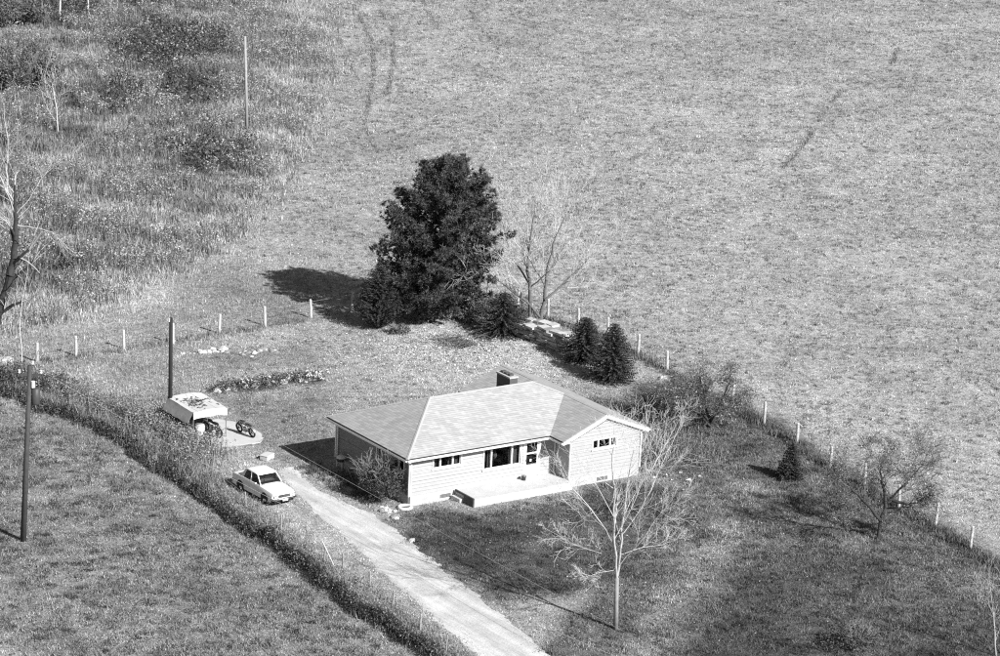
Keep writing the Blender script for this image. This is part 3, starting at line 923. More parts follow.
# ------------------------------------------------------------------ motorbikes
def build_bike(name, label, loc, rz, lean, scale=1.0, group=None, front_up=False):
    t = thing(name, label, 'motorbike', loc, rz, group)
    t.rotation_euler = (0, lean, rz); t.scale = (scale,)*3
    R = .33
    for y, nm in ((.68, 'front'), (-.62, 'rear')):
        w = MB().ring((0, y, R), (1, 0, 0), R-.055, .06, 22, 6).build('wheel', BLACK, t, smooth=True)
        sp = MB()
        for k in range(8):
            a = math.pi*k/8
            sp.bar((0, y-math.cos(a)*(R-.07), R-math.sin(a)*(R-.07)), (0, y+math.cos(a)*(R-.07), R+math.sin(a)*(R-.07)), .008)
        sp.build('spokes', METAL, w)
        MB().tube([(-.06, y, R), (.06, y, R)], .05, 10).build('hub', METAL, w)
        ms = []
        for k in range(7):
            a = math.radians(35+k*(100 if y < 0 else 90)/6 + (25 if y < 0 else 0))
            ms.append((y+math.cos(a)*(R+.05), R+math.sin(a)*(R+.05)))
        fm = MB()
        fm.add([(x, yy, zz) for yy, zz in ms for x in (-.065, .065)], [(2*k, 2*k+1, 2*k+3, 2*k+2) for k in range(6)])
        fm.build('fender', METAL if y < 0 else PLASTIC, t)
    f = MB()
    for s in (-1, 1):
        f.tube([(s*.08, .68, R), (s*.08, .46, .92)], .025, 6)
        f.tube([(s*.07, -.62, R), (s*.09, -.1, .36)], .02, 6)
        f.tube([(s*.09, -.5, .42), (s*.09, -.42, .72)], .028, 6)
    f.tube([(0, .46, .88), (0, .2, .42), (0, -.12, .34)], .025, 6).tube([(0, .44, .82), (0, -.15, .72), (0, -.62, .74)], .022, 6)
    f.build('frame', BIKE, t)
    MB().tube([(0, .08, .34), (0, .06, .42), (0, .04, .56)], [.10, .12, .09], 10).box(-.13, .13, -.14, .12, .26, .40).build('engine', METAL, t)
    MB().tube([(0, .36, .80), (0, .28, .86), (0, .12, .86), (0, -.06, .78)], [.05, .12, .12, .07], 10).build('fuel_tank', BIKE, t, smooth=True)
    MB().tube([(0, -.06, .77), (0, -.2, .79), (0, -.5, .80), (0, -.68, .80)], [.07, .10, .10, .05], 8).build('seat', BLACK, t, smooth=True)
    MB().tube([(-.38, .30, 1.02), (-.20, .40, 1.06), (-.10, .46, .95), (.10, .46, .95), (.20, .40, 1.06), (.38, .30, 1.02)], .016, 6).build('handlebar', CHROME, t)
    MB().tube([(0, .50, .86), (0, .56, .86), (0, .60, .86)], [.05, .085, .07], 12).build('headlight', CHROME, t)
    MB().tube([(.12, .1, .32), (.15, -.2, .28), (.15, -.85, .42)], [.025, .03, .045], 8).build('exhaust', CHROME, t)
    MB().tube([(-.06, -.05, .3), (-.26, -.1, .01)], .012, 6).build('kickstand', METAL, t)
    return t
build_bike('motorbike', 'dark motorbike standing on the pale pad, apart from the canopy', (-1.42, 15.0, Tz(-1.4, 15)+.02), math.radians(8), math.radians(-14), .92)
build_bike('motorbike', 'small dark motorbike under the front edge of the white canopy', (-3.55, 15.05, Tz(-3.55, 15.)+.02), math.radians(-75), math.radians(-12), .74)
build_bike('motorbike', 'dark minibike on the grass in front of the white canopy', (-4.85, 13.75, Tz(-4.85, 13.75)), math.radians(-62), math.radians(-12), .72)
build_bike('motorbike', 'dark motorbike in the shade under the right side of the canopy', (-2.95, 16.2, Tz(-2.95, 16.2)+.02), math.radians(12), math.radians(-10), .85)

# ------------------------------------------------------------------ canopy shelter
def build_canopy():
    zc = Tz(-3.7, 16.7)
    t = thing('canopy_shelter', 'low shelter with flat white canvas top beside the dark pole', 'shelter', (-3.7, 16.75, zc))
    x0, x1, y0, y1 = -1.12, 1.06, -1.55, 1.55
    n = 10; V = []; Fc = []
    rs = random.Random(4)
    for i in range(n+1):
        for j in range(n+1):
            u, v = i/n, j/n
            sag = -.10*math.sin(math.pi*u)*math.sin(math.pi*v)+rs.uniform(-.012, .012)
            V.append((x0+(x1-x0)*u, y0+(y1-y0)*v, 1.78+.05*v+sag+.08*math.sin(math.pi*u)))
    for i in range(n):
        for j in range(n):
            a = i*(n+1)+j; Fc.append((a, a+n+1, a+n+2, a+1))
    ct = MB().add(V, Fc).build('canvas_top', TARP, t, smooth=True)
    rl = np.random.default_rng(9)
    C = np.stack([rl.normal(-.1, .42, 90), rl.normal(.1, .6, 90), np.full(90, 1.83)], 1)
    C = C[(np.abs(C[:, 0]) < .95) & (np.abs(C[:, 1]) < 1.4)]
    Vl, Tl, al = leaf_tris(C, .13, rl, 2, .03, (.04, .2), flat=.8, elong=1.6)
    tag(link('leaf_litter', tri_mesh('leaf_litter', Vl, Tl, VEG, al), ct), kind='stuff')
    # front, right and back valances; the left flap hangs outward in two folds
    V = []; Fc = []
    for i in range(n+1):
        u = i/n; z = 1.78+.08*math.sin(math.pi*u)
        V += [(x0+(x1-x0)*u, y0-.012, z), (x0+(x1-x0)*u, y0-.05+.015*math.sin(u*19), z-.42+.02*math.sin(u*11))]
    Fc = [(2*i, 2*i+2, 2*i+3, 2*i+1) for i in range(n)]
    MB().add(V, Fc).build('front_valance', TARP, t, smooth=True)
    MB().add([(x1+.01, y0, 1.77), (x1+.04, y0, 1.38), (x1+.04, y1, 1.45), (x1+.01, y1, 1.82)], [(0, 1, 2, 3)]).build('side_valance', TARP, t)
    MB().add([(x0, y1+.01, 1.82), (x1, y1+.01, 1.82), (x1, y1+.03, .9), (x0, y1+.03, .9)], [(0, 1, 2, 3)]).build('back_curtain', TARP_SHADE, t)
    m = 12
    V = []
    for i in range(m+1):
        v = i/m; y = y0+(y1-y0)*v
        V += [(x0-.01, y, 1.77+.05*v), (x0-.10, y, 1.58+.015*math.sin(v*15)), (x0-.21, y, 1.40+.02*math.sin(v*9)), (x0-.33, y, 1.14+.03*math.sin(v*21))]
    Fc = []
    for i in range(m):
        for j in range(3): a = i*4+j; Fc.append((a, a+1, a+5, a+4))
    MB().add(V, Fc).build('side_flap', TARP_SHADE, t, smooth=True)
    for x in (x0+.03, x1-.03):
        for y in (y0+.03, y1-.03):
            MB().tube([(x, y, 0), (x, y, 1.80)], .03, 6).build('post', METAL, t)
    for y in (y0+.05, y1-.05): MB().bar((x0, y, 1.70), (x1, y, 1.70), .04).build('cross_bar', METAL, t)
    return t
build_canopy()
zc = Tz(-3.9, 15.9)
dr = thing('drum', 'pale upright drum under the front of the white canopy', 'drum', (-4.18, 15.55, zc))
MB().tube([(0, 0, 0), (0, 0, .28), (0, 0, .30), (0, 0, .32), (0, 0, .56), (0, 0, .58), (0, 0, .60), (0, 0, .88)], [.27, .27, .285, .27, .27, .285, .27, .27], 18).build('barrel', PLASTIC, dr, smooth=True)
MB().ring((0, 0, .88), (0, 0, 1), .265, .014, 18, 5).build('rim', METAL, dr)
for i, (x, y, w, d, h, lab, g) in enumerate((
        (-4.3, 17.3, .7, .9, .8, 'large dark crate at the back left under the canopy', .08),
        (-3.3, 17.6, .9, .6, .95, 'dark crate against the back curtain under the canopy', .06),
        (-3.0, 17.0, .35, .5, .4, 'small grey crate in the middle of the canopy shelter', .18))):
    c = thing('crate', lab, 'crate', (x, y, Tz(x, y)), .1*i, 'crates under the canopy')
    mt = mat('crate_wood_%d' % i, g, .85, var=.3, scale=6)
    MB().box(-w/2+.02, w/2-.02, -d/2+.02, d/2-.02, .02, h-.02).build('box', mt, c)
    for k in range(4):
        z = h*(k+.5)/4
        MB().box(-w/2, w/2, -d/2, -d/2+.018, z-h/9, z+h/9).build('slat', mt, c)
        MB().box(-w/2, -w/2+.018, -d/2+.02, d/2, z-h/9, z+h/9).build('slat', mt, c)

# pale things lying about
def pale_box(name, label, cat, p, rz, dims, material, lid=True):
    t = thing(name, label, cat, p, rz)
    w, d, h = dims
    MB().box(-w/2, w/2, -d/2, d/2, 0, h*.82).build('body', material, t, bevel=.02)
    MB().box(-w/2-.02, w/2+.02, -d/2-.02, d/2+.02, h*.82, h).build('lid', material, t, bevel=.02)
    return t
pale_box('chest', 'small white lidded box on the grass above the parked car', 'box', G(267, 459), .5, (.75, .5, .3), PLASTIC)
pale_box('tub', 'white lidded tub in the weeds left of the dark pole', 'tub', G(150, 414), .3, (.8, .6, .45), PLASTIC)
pale_box('trunk', 'pale crate among the saplings at the left edge, nearer the frame edge', 'crate', G(1.5, 368), .2, (.55, .5, .6), PLASTIC)
pale_box('trunk', 'pale crate among the saplings beside the left edge, nearer the thin birch', 'crate', G(8, 367), .25, (.5, .5, .6), PLASTIC)

# things along the left wall of the house
g = G(341, 472)
gt = thing('kettle_grill', 'small dark kettle grill with pale lid beside the shaded side wall', 'grill', g)
MB().tube([(0, 0, .60), (0, 0, .66), (0, 0, .76), (0, 0, .82)], [.14, .25, .29, .29], 16).build('bowl', BIKE, gt, smooth=True)
MB().tube([(0, 0, .825), (0, 0, .90), (0, 0, .98), (0, 0, 1.02)], [.29, .26, .16, .02], 16).build('lid', PLASTIC, gt, smooth=True)
for k in range(3):
    a = 2*math.pi*k/3
    MB().tube([(.15*math.cos(a), .15*math.sin(a), .66), (.3*math.cos(a), .3*math.sin(a), 0)], .015, 6).build('leg', METAL, gt)
lp = thing('leaning_pole', 'long thin pale pole leaning along the shaded side wall', 'pole', (.2, 7.0, 0))
MB().tube([(0, .3, 1.15), (-.35, -1.7, .03)], .025, 7).build('pole', POLEL, lp)
cl = G(405, 509)
ty = thing('planter_ring', 'white painted tyre ring on the ground at the front house corner', 'planter', cl)
MB().ring((0, 0, .09), (0, 0, 1), .33, .10, 24, 8).build('tyre', WHITE, ty, smooth=True)
MB().tube([(0, 0, .0), (0, 0, .07)], [.26, .24], 16).build('soil', mat('dark_soil', .05, .95), ty)

def rock_mesh(name, seed, material, n=10):
    rs = np.random.default_rng(seed)
    P = []
    for zz, rr in ((0, .72), (.3, 1.0), (.62, .85), (.9, .4)):
        for k in range(7):
            a = 2*math.pi*(k+.3*rs.random())/7
            q = rr*(.75+.5*rs.random())
            P.append((q*math.cos(a)*.5, q*math.sin(a)*.42, zz*.5*(.85+.3*rs.random())))
    P.append((0, 0, .48))
    Fc = []
    for i in range(3):
        for k in range(7): Fc.append((i*7+k, i*7+(k+1) % 7, i*7+7+(k+1) % 7, i*7+7+k))
    for k in range(7): Fc.append((21+k, 21+(k+1) % 7, 28))
    Fc.append(tuple(range(6, -1, -1)))
    return make_mesh(name, P, Fc, material)
ROCKS = [rock_mesh('stone', s, STONE) for s in range(4)]
ROCKS_D = [rock_mesh('stone', s+9, STONE_D) for s in range(4)]
def rocks(parent, pts, sizes, dark=.4, seed=1, nm='stone'):
    rs = random.Random(seed)
    for p, s in zip(pts, sizes):
        o = link(nm, rs.choice(ROCKS_D if rs.random() < dark else ROCKS), parent)
        o.location = tuple(map(float, p)); o.rotation_euler = (0, 0, rs.uniform(0, 6.28)); o.scale = (s, s*rs.uniform(.7, 1.2), s*rs.uniform(.6, 1.1))

# stone edging of the garden beds behind the shelter
def edging(label, pxs, n, smin, smax, dark, seed, spread=.25):
    base = G(*pxs[0])
    t = thing('stone_edging', label, 'stone edging', base)
    P = np.array([G(*q) for q in pxs]); seg = np.linalg.norm(np.diff(P, axis=0), axis=1); cum = np.r_[0, np.cumsum(seg)]
    rs = np.random.default_rng(seed)
    pts, sz = [], []
    for i in range(n):
        d = cum[-1]*(i+rs.random()*.8)/n
        x, y = np.interp(d, cum, P[:, 0])+rs.normal(0, spread), np.interp(d, cum, P[:, 1])+rs.normal(0, spread)
        pts.append(np.array([x, y, Tz(x, y)-.03])-base); sz.append(rs.uniform(smin, smax))
    rocks(t, pts, sz, dark, seed)
    return t
edging('long row of rough stones edging the garden bed behind the shelter', [(214, 391), (245, 386), (270, 383), (300, 380), (318, 378)], 90, .25, .6, .8, 3)
edging('heap of stones at the left end of the upper garden bed', [(186, 353), (200, 352), (215, 350), (228, 353)], 18, .2, .5, .5, 5)
edging('short row of stones at the right end of the upper garden bed', [(240, 355), (252, 352), (264, 350), (274, 352)], 20, .2, .5, .6, 6)
edging('cluster of white stones where the drive meets the front lawn', [(377, 508), (386, 512), (394, 517), (391, 519)], 26, .2, .55, .3, 8, .18)
for i, (q, s, lab) in enumerate((((203, 353), .75, 'flat white boulder at the left of the upper garden bed'), ((223, 350), .95, 'larger white boulder on the upper garden bed beside its stones'),
                                 ((663, 378), .6, 'lone white rock in the grass by the right hand fence'), ((412, 541), .6, 'flat pale rock on the lawn edge beside the drive'))):
    o = link('boulder', rock_mesh('boulder', 30+i, mat('white_rock', .5, .8, var=.1, scale=3)))
    p = G(*q); o.location = (p[0], p[1], p[2]-.03); o.scale = (s, s*.8, s*.6); o.rotation_euler = (0, 0, i*1.3)
    tag(o, lab, 'rock')
bk = G(519, 491) 
pt = thing('bucket', 'small dark bucket on the porch slab beside the front door', 'bucket', (7.7, .05, .43))
MB().tube([(0, 0, 0), (0, 0, .26)], [.11, .14], 12).build('pail', BIKE, pt); MB().ring((0, 0, .26), (0, 0, 1), .14, .012, 14, 5).build('rim', METAL, pt)

# pile of stacked slabs by the back fence
def slab_pile():
    base = G(541, 347)
    t = thing('slab_pile', 'long heap of stacked pale slabs beneath the bare back tree', 'slab pile', base)
    rs = random.Random(12)
    a = G(518, 335); b = G(566, 352); d = (b-a)[:2]; Ln = np.linalg.norm(d); d = d/Ln; nrm = np.array([-d[1], d[0]])
    ang = math.atan2(d[1], d[0])
    meshes = [make_mesh('slab', *(lambda m: (m.v, m.f))(MB().box(-.5, .5, -.5, .5, 0, 1)), m_) for m_ in (LUMBER, STONE, STONE_D)]
    for row in range(7):
        for dep in (0, 1):
            u = -.1
            hmax = .95 + .35*math.sin(dep*2+row)
            while u < Ln:
                w = rs.uniform(.3, .85)
                prof = 1.0-.6*abs((u+w/2)/Ln-.55)
                if row*.18 < 1.35*prof*rs.uniform(.75, 1.1):
                    p = a[:2]+d*(u+w/2)+nrm*(dep*.75+rs.uniform(-.12, .12))
                    o = link('slab', rs.choice(meshes), t)
                    o.location = (p[0]-base[0], p[1]-base[1], Tz(*p)-base[2]+row*.17+rs.uniform(0, .015))
                    o.rotation_euler = (rs.uniform(-.05, .05), rs.uniform(-.05, .05), ang+rs.uniform(-.2, .2)); o.scale = (w*.96, rs.uniform(.5, .8), rs.uniform(.12, .165))
                u += w
slab_pile()

# ------------------------------------------------------------------ poles, fences, wires
def line_pole(label, basepx, toppx, r0, r1, material, extra=None):
    b = G(*basepx); tp = over(*toppx, b)
    t = thing('utility_pole', label, 'utility pole', b)
    h = tp-b
    MB().tube([(0, 0, -.4), tuple(h*.5), tuple(h)], [r0, (r0+r1)/2, r1], 12).build('shaft', material, t, smooth=True)
    return t, h, b
POLE_MID = mat('grey_brown_pole', .06, .85, var=.3, scale=5, bump=.4)
pole_a, ha, ba = line_pole('tall grey pole with transformer standing in the lower left field', (23, 541), (30, 366), .165, .11, POLE_MID)
top = Vector(ha)
MB().tube([Vector(ha)*.83+Vector((.34, -.1, -.45)), Vector(ha)*.83+Vector((.34, -.1, -.40)), Vector(ha)*.83+Vector((.34, -.1, .38)), Vector(ha)*.83+Vector((.34, -.1, .44))], [.20, .23, .23, .10], 14).build('transformer', mat('transformer_grey', .06, .5, var=.15, scale=6), pole_a, smooth=True)
MB().bar(Vector(ha)*.83+Vector((0, 0, .1)), Vector(ha)*.83+Vector((.3, -.1, .1)), .08).build('bracket', METAL, pole_a)
MB().bar(top*.95+Vector((-.5, .3, 0)), top*.95+Vector((.6, -.35, 0)), .09, .11).build('cross_arm', POLE_MID, pole_a)
for k, (dx, dy) in enumerate(((-.45, .27), (.5, -.3), (.12, -.07))):
    q = top*(.95 if k < 2 else 1.0)+Vector((dx, dy, .06))
    MB().tube([q, q+Vector((0, 0, .06)), q+Vector((0, 0, .12)), q+Vector((0, 0, .2))], [.03, .075, .05, .075], 10).build('insulator', WHITE, pole_a)
q = top*.90+Vector((.1, -.12, 0))
MB().box(q.x-.05, q.x+.12, q.y-.10, q.y+.05, q.z-.18, q.z+.16).build('cutout_switch', WHITE, pole_a)
pole_b, hb, bb = line_pole('dark creosoted pole standing behind the white canopy', (170, 428), (171, 318), .135, .10, POLEW)
MB().tube([Vector(hb)*.97+Vector((-.12, 0, 0)), Vector(hb)*.97+Vector((-.12, 0, .2))], [.05, .06], 8).build('insulator', WHITE, pole_b)
pole_c, hc, bc = line_pole('slender pale pole in the far weeds at upper left', (247, 136), (245, 36), .15, .10, POLEL)

def cable(name, label, A, B, sag, r, material, parent=None, n=24, cat='cable'):
    A, B = Vector(A), Vector(B)
    P = []
    for i in range(n+1):
        t = i/n; p = A.lerp(B, t); p.z -= sag*4*t*(1-t); P.append(p)
    o = MB().tube([p-A for p in P], r, 4, cap=False).build(name, material)
    o.location = A
    if label: tag(o, label, cat)
    return o
# overhead lines running down toward the road
a0 = Vector(ba)+Vector(ha)*.95
cable('power_cable', 'thin overhead cable from the transformer pole along the weedy bank', a0+Vector((.5, -.3, .26)), Vector((-9.5, -45, 6.3)), 1.1, .009, PWIRE)
w2a = over(320, 463, G(320, 510)); w2b = over(458, 539, G(458, 590))
cable('power_cable', 'thin overhead cable crossing in front of the house corner and lawn', Vector(w2a)+(Vector(w2a)-Vector(w2b))*2.2, Vector(w2b)+(Vector(w2b)-Vector(w2a))*1.6, .15, .008, PWIRE)

def fence(label, posts, group, height=1.3, r=.075, wires=(.45, .8, 1.15), material=POSTW, seed=1, rail=None):
    rs = random.Random(seed)
    P = [G(*p) for p in posts]
    t = thing('wire_fence', label, 'fence', P[0])
    tops = []
    for p in P:
        h = height*rs.uniform(.92, 1.06); lx, ly = rs.uniform(-.06, .06), rs.uniform(-.06, .06)
        q = Vector(p-P[0]); k = rs.uniform(.9, 1.15)
        tops.append((q, Vector((lx, ly, h))))
        MB().tube([q+Vector((0, 0, -.25)), q+Vector((lx*.5, ly*.5, h*.5)), q+Vector((lx, ly, h-.03)), q+Vector((lx, ly, h))], [r*k, r*k*.95, r*k*.9, r*k*.6], 8).build('post', material, t)
    for w in wires:
        for (a, la), (b, lb) in zip(tops[:-1], tops[1:]):
            A = a+la*(w/height); B = b+lb*(w/height)
            M_ = A.lerp(B, .5)+Vector((0, 0, -.04))
            MB().tube([A, M_, B], .007, 3, cap=False).build('wire', WIRE, t)
    return t
fence('wire fence with pale posts running behind the shelter to the big pine', [(37, 362), (76, 356), (124, 349), (173, 344), (219, 334), (265, 326), (311, 318), (352, 311)], 'f', 1.32, .10, seed=3)
fence('long wire fence of pale posts dividing the yard from the big pasture', [(455, 292), (487, 300), (518, 309), (548, 318), (578, 326), (608, 338), (638, 354), (667, 370), (700, 386), (732, 405), (764, 424), (797, 443), (830, 467), (864, 486), (899, 508), (935, 526), (970, 549), (1008, 572), (1046, 597)], 'f', 1.34, .095, wires=(.4, .75, 1.1, 1.25), seed=5)
fence('low fence of thin stakes along the weedy bank beside the drive', [(188, 462), (246, 506), (281, 530), (324, 562), (343, 568), (370, 586), (393, 605), (420, 630), (446, 652), (475, 678)], 'f', .85, .05, wires=(.4, .7), seed=8, material=POLEL)
st = G(334, 566)
tag(cable('leaning_stake', 'pale broken stake leaning in the weeds beside the drive', tuple(over(322, 541, st)), tuple(st), 0, .035, POSTW, n=3), cat='stake')

# ------------------------------------------------------------------ vegetation
def branch(segs, p, d, L, r, lev, rng, wob=.16, trop=.08, kids=(2, 3), ang=(.45, .9), ratio=.62, rmin=.008, tips=None):
    n = 4 if lev > 0 else 3
    step = L/n
    for i in range(n):
        d = unit(d + rng.normal(0, wob, 3) + np.array([0, 0, trop]))
        q = p + d*step
        r2 = max(r*.80, rmin)
        segs.append((p, q, r, r2))
        if lev > 0:
            for _ in range(int(rng.integers(kids[0], kids[1]+1)) if i > 0 else 1):
                o = unit(np.cross(d, rng.normal(0, 1, 3)))
                th = rng.uniform(*ang)
                branch(segs, q, unit(d*math.cos(th)+o*math.sin(th)), L*ratio*rng.uniform(.7, 1.15), max(r2*.62, rmin), lev-1, rng, wob*1.15, trop, kids, ang, ratio, rmin, tips)
        p, r = q, r2
    if lev == 0 and tips is not None: tips.append(p)

def bare_tree(name, label, base, stems, levels, rng_seed, bark, twig, ext=.35, rmin=.010, split=.03, kids=(2, 3), trop=.08, ratio=.62, cat='tree', leaves=None, kid_len=.5, first=.35, per_stem=8, ang=(.45, .9), wob=.16):
    """stems: list of polylines [(point, radius), ...] traced for this tree; side branches grow from them"""
    rng = np.random.default_rng(rng_seed)
    segs, tips = [], []
    for st in stems:
        P = [np.asarray(p, float) for p, r in st]; Rr = [r for p, r in st]
        ln = sum(np.linalg.norm(b-a) for a, b in zip(P[:-1], P[1:]))
        for i in range(len(P)-1):
            sub = 3
            prev = P[i]
            for k in range(1, sub+1):
                t = k/sub
                q = P[i]*(1-t)+P[i+1]*t + (rng.normal(0, .02*np.linalg.norm(P[i+1]-P[i]), 3) if k < sub else 0)
                segs.append((prev, q, Rr[i]+(Rr[i+1]-Rr[i])*(k-1)/sub, Rr[i]+(Rr[i+1]-Rr[i])*t)); prev = q
        for k in range(per_stem):
            u = first+(1-first)*(k+rng.random())/per_stem
            s = u*(len(P)-1); i = min(int(s), len(P)-2); f = s-i
            p = P[i]*(1-f)+P[i+1]*f; r = (Rr[i]*(1-f)+Rr[i+1]*f)
            d = unit(P[i+1]-P[i]); o = unit(np.cross(d, rng.normal(0, 1, 3))); th = rng.uniform(*ang)
            branch(segs, p, unit(d*math.cos(th)+o*math.sin(th)), ln*kid_len*(1.15-.6*u)*rng.uniform(.7, 1.2), max(r*.5, rmin), levels-1, rng, wob, trop, kids, ang, ratio, rmin, tips)
        d = unit(P[-1]-P[-2])
        branch(segs, P[-1], d, ln*ext, Rr[-1], levels-1, rng, wob, trop, kids, ang, ratio, rmin, tips)
    t = thing(name, label, cat, base)
    big = [s for s in segs if s[2] >= split]; sm = [s for s in segs if s[2] < split]
    for nm, grp, m_, n in (('trunk', big, bark, 7), ('crown', sm, twig, 3)):
        if not grp: continue
        A = np.array([s[0] for s in grp])-base; B = np.array([s[1] for s in grp])-base
        V, Qd = prisms(A, B, [s[2] for s in grp], [s[3] for s in grp], n)
        link(nm, tri_mesh(nm, V, Qd, m_, smooth=True), t)
    if leaves:
        C = np.array([s[1] for s in sm])-base
        C = C[rng.random(len(C)) < leaves['frac']]
        V, T, al = leaf_tris(C, leaves['size'], rng, leaves['per'], leaves['spread'], leaves['alb'])
        link('leaves', tri_mesh('leaves', V, T, VEG, al), t)
    return t

def traced(base, pxs, radii, depth=0.0, rng=None, bow=0.0):
    out = []
    n = len(pxs)
    for i, ((a, b), r) in enumerate(zip(pxs, radii)):
        out.append((over(a, b, base, depth*i/(n-1) if n > 1 else 0), r))
    return out

# the bare pale tree on the front lawn
b = G(615.5, 629)
low = [(b+np.array([0, 0, -.2]), .135), (over(616.5, 600, b), .105), (over(617, 578, b), .095)]
stems = [traced(b, [(617, 578), (614.5, 545), (614, 520), (613, 480), (612, 455), (614, 430)], [0.0612, 0.0540, 0.0468, 0.0360, 0.0252, 0.0108], -.8),
         traced(b, [(617.5, 576), (620.5, 550), (623, 520), (628, 480), (634, 450), (646, 425)], [0.0612, 0.0540, 0.0468, 0.0324, 0.0216, 0.0108], .8),
         traced(b, [(615, 548), (606, 530), (590, 508), (572, 488), (563, 468)], [0.0288, 0.0252, 0.0202, 0.0144, 0.0086], -1.8),
         traced(b, [(622, 535), (640, 510), (655, 480), (668, 450), (678, 430)], [0.0288, 0.0252, 0.0202, 0.0144, 0.0086], 1.5),
         traced(b, [(615, 560), (600, 553), (575, 545), (548, 530)], [0.0216, 0.0187, 0.0144, 0.0086], 1.2),
         traced(b, [(620, 565), (638, 545), (655, 520), (672, 500)], [0.0216, 0.0187, 0.0144, 0.0086], -1.4),
         traced(b, [(615, 570), (603, 572), (590, 576), (578, 572)], [0.0158, 0.0144, 0.0108, 0.0072], -.8),
         traced(b, [(620, 555), (640, 548), (662, 545), (680, 538)], [0.0173, 0.0144, 0.0115, 0.0072], .9)]
_tree = bare_tree('bare_tree', 'slender pale bare tree standing on the lawn in front of the house', b, stems, 3, 4, mat('silver_grey_bark', .38, .85, var=.3, scale=4, bump=.3), TWIG_L, ext=.10, per_stem=9, first=.2, kid_len=.36, rmin=.0048, split=.024, kids=(1, 2), ratio=.58, trop=.05, ang=(.35, .8))
MB().tube([Vector(p-b) for p, r in low], [r for p, r in low], 9).build('lower_trunk', BARK_M, _tree, smooth=True)

# the bare clump by the back fence
b = G(531, 322)
stems = [traced(b, [(531, 324), (530, 290), (528, 262), (531, 235), (535, 212)], [.15, .12, .09, .055, .025], -.6),
         traced(b, [(541, 322), (545, 290), (549, 262), (556, 236), (566, 214)], [.14, .11, .08, .05, .025], .6),
         traced(b, [(541, 318), (525, 300), (505, 285), (485, 270), (470, 252)], [.09, .075, .06, .04, .02], -1.2),
         traced(b, [(545, 300), (562, 285), (580, 268), (596, 250)], [.08, .06, .04, .02], 1.0),
         traced(b, [(530, 285), (515, 262), (506, 238), (502, 215)], [.07, .055, .04, .02], 1.0)]
bare_tree('bare_tree', 'bare tree of several grey stems behind the slab pile', b, stems, 3, 11, mat('dark_grey_bark', .13, .9, var=.3, scale=5, bump=.4), mat('silvery_twigs', .54, .85), per_stem=11, first=.25, kid_len=.45, rmin=.008, kids=(1, 2), ratio=.6, trop=.10)  # bark tone darker than the twigs

# the old dead tree leaning in from the left edge
b = G(-14, 352)
stems = [traced(b, [(-14, 352), (-2, 312), (8, 285), (14, 258), (16, 235), (15, 212)], [.34, .28, .24, .21, .17, .13]),
         traced(b, [(15, 212), (8, 195), (6, 170), (8, 140), (4, 112)], [.09, .07, .055, .04, .025], .8),
         traced(b, [(15, 258), (30, 256)], [.09, .05]),
         traced(b, [(16, 225), (34, 228), (52, 232), (66, 246)], [.07, .05, .035, .02], -.8),
         traced(b, [(16, 214), (30, 198), (40, 180), (52, 165), (80, 150)], [.06, .05, .04, .03, .015], .6),
         traced(b, [(-14, 330), (2, 312), (15, 304), (26, 300)], [.16, .13, .09, .06], -.5),
         traced(b, [(8, 195), (-4, 170), (-14, 140)], [.06, .045, .03], -1)]
bare_tree('dead_tree', 'crooked dead tree with dark trunk leaning in at the left edge', b, stems, 2, 21, BARK_D, mat('dead_twigs', .40, .85), ext=.25, per_stem=7, first=.35, kid_len=.40, rmin=.009, split=.075, kids=(1, 2), ratio=.6)

def sapling(label, basepx, toppx, r, seed, twig=TWIG_L, levels=2, per=7, name='sapling', bend=6, first=.25, kid=.3):
    b = G(*basepx)
    rs = random.Random(seed)
    mx = ((basepx[0]+toppx[0])/2+rs.uniform(-bend, bend), (basepx[1]+toppx[1])/2)
    bare_tree(name, label, b, [traced(b, [basepx, mx, toppx], [r, r*.75, r*.4])], levels, seed, twig, twig, per_stem=per, first=first, kid_len=kid, rmin=.008, kids=(1, 1), ratio=.6, trop=.12)
sapling('thin white birch stem beside the dead tree at left', (22, 362), (28, 268), .035, 1, TWIG_L, 1, 6)
sapling('thin grey sapling just right of the white birch at left', (33, 368), (41, 322), .035, 2, TWIG_M, 1, 7)
sapling('thin pale sapling left of the second fence post', (54, 376), (57, 330), .03, 3, TWIG_M, 2, 6)
sapling('leafless twiggy sapling nearest the second pale fence post', (64, 368), (68, 325), .03, 4, TWIG_M, 2, 6)
sapling('bare twiggy sapling in the weeds at upper left, pale and fan shaped', (58, 132), (52, 84), .06, 5, TWIG_L, 3, 9, first=.1, kid=.55)
sapling('small bare sapling at left below the fan shaped one', (45, 200), (30, 150), .05, 6, TWIG_M, 3, 7, kid=.45)
sapling('pale bare trunk at the top edge, rightmost of three', (89, 15), (90, -40), .09, 7, BARK_L, 2, 4, first=.6)
sapling('pale bare trunk at the top edge, middle of three', (61, 22), (64, -45), .12, 8, BARK_L, 2, 4, first=.6)
sapling('thin bare trunk at the top edge, leftmost of three', (44, 20), (38, -35), .08, 9, BARK_M, 2, 4, first=.6)
sapling('bare grey tree at the lower right corner by the fence', (996, 656), (990, 585), .05, 10, TWIG_M, 3, 10, first=.15, kid=.55)
sapling('thin bare sapling behind the house wing at right', (652, 470), (676, 425), .035, 12, TWIG_L, 1, 5)

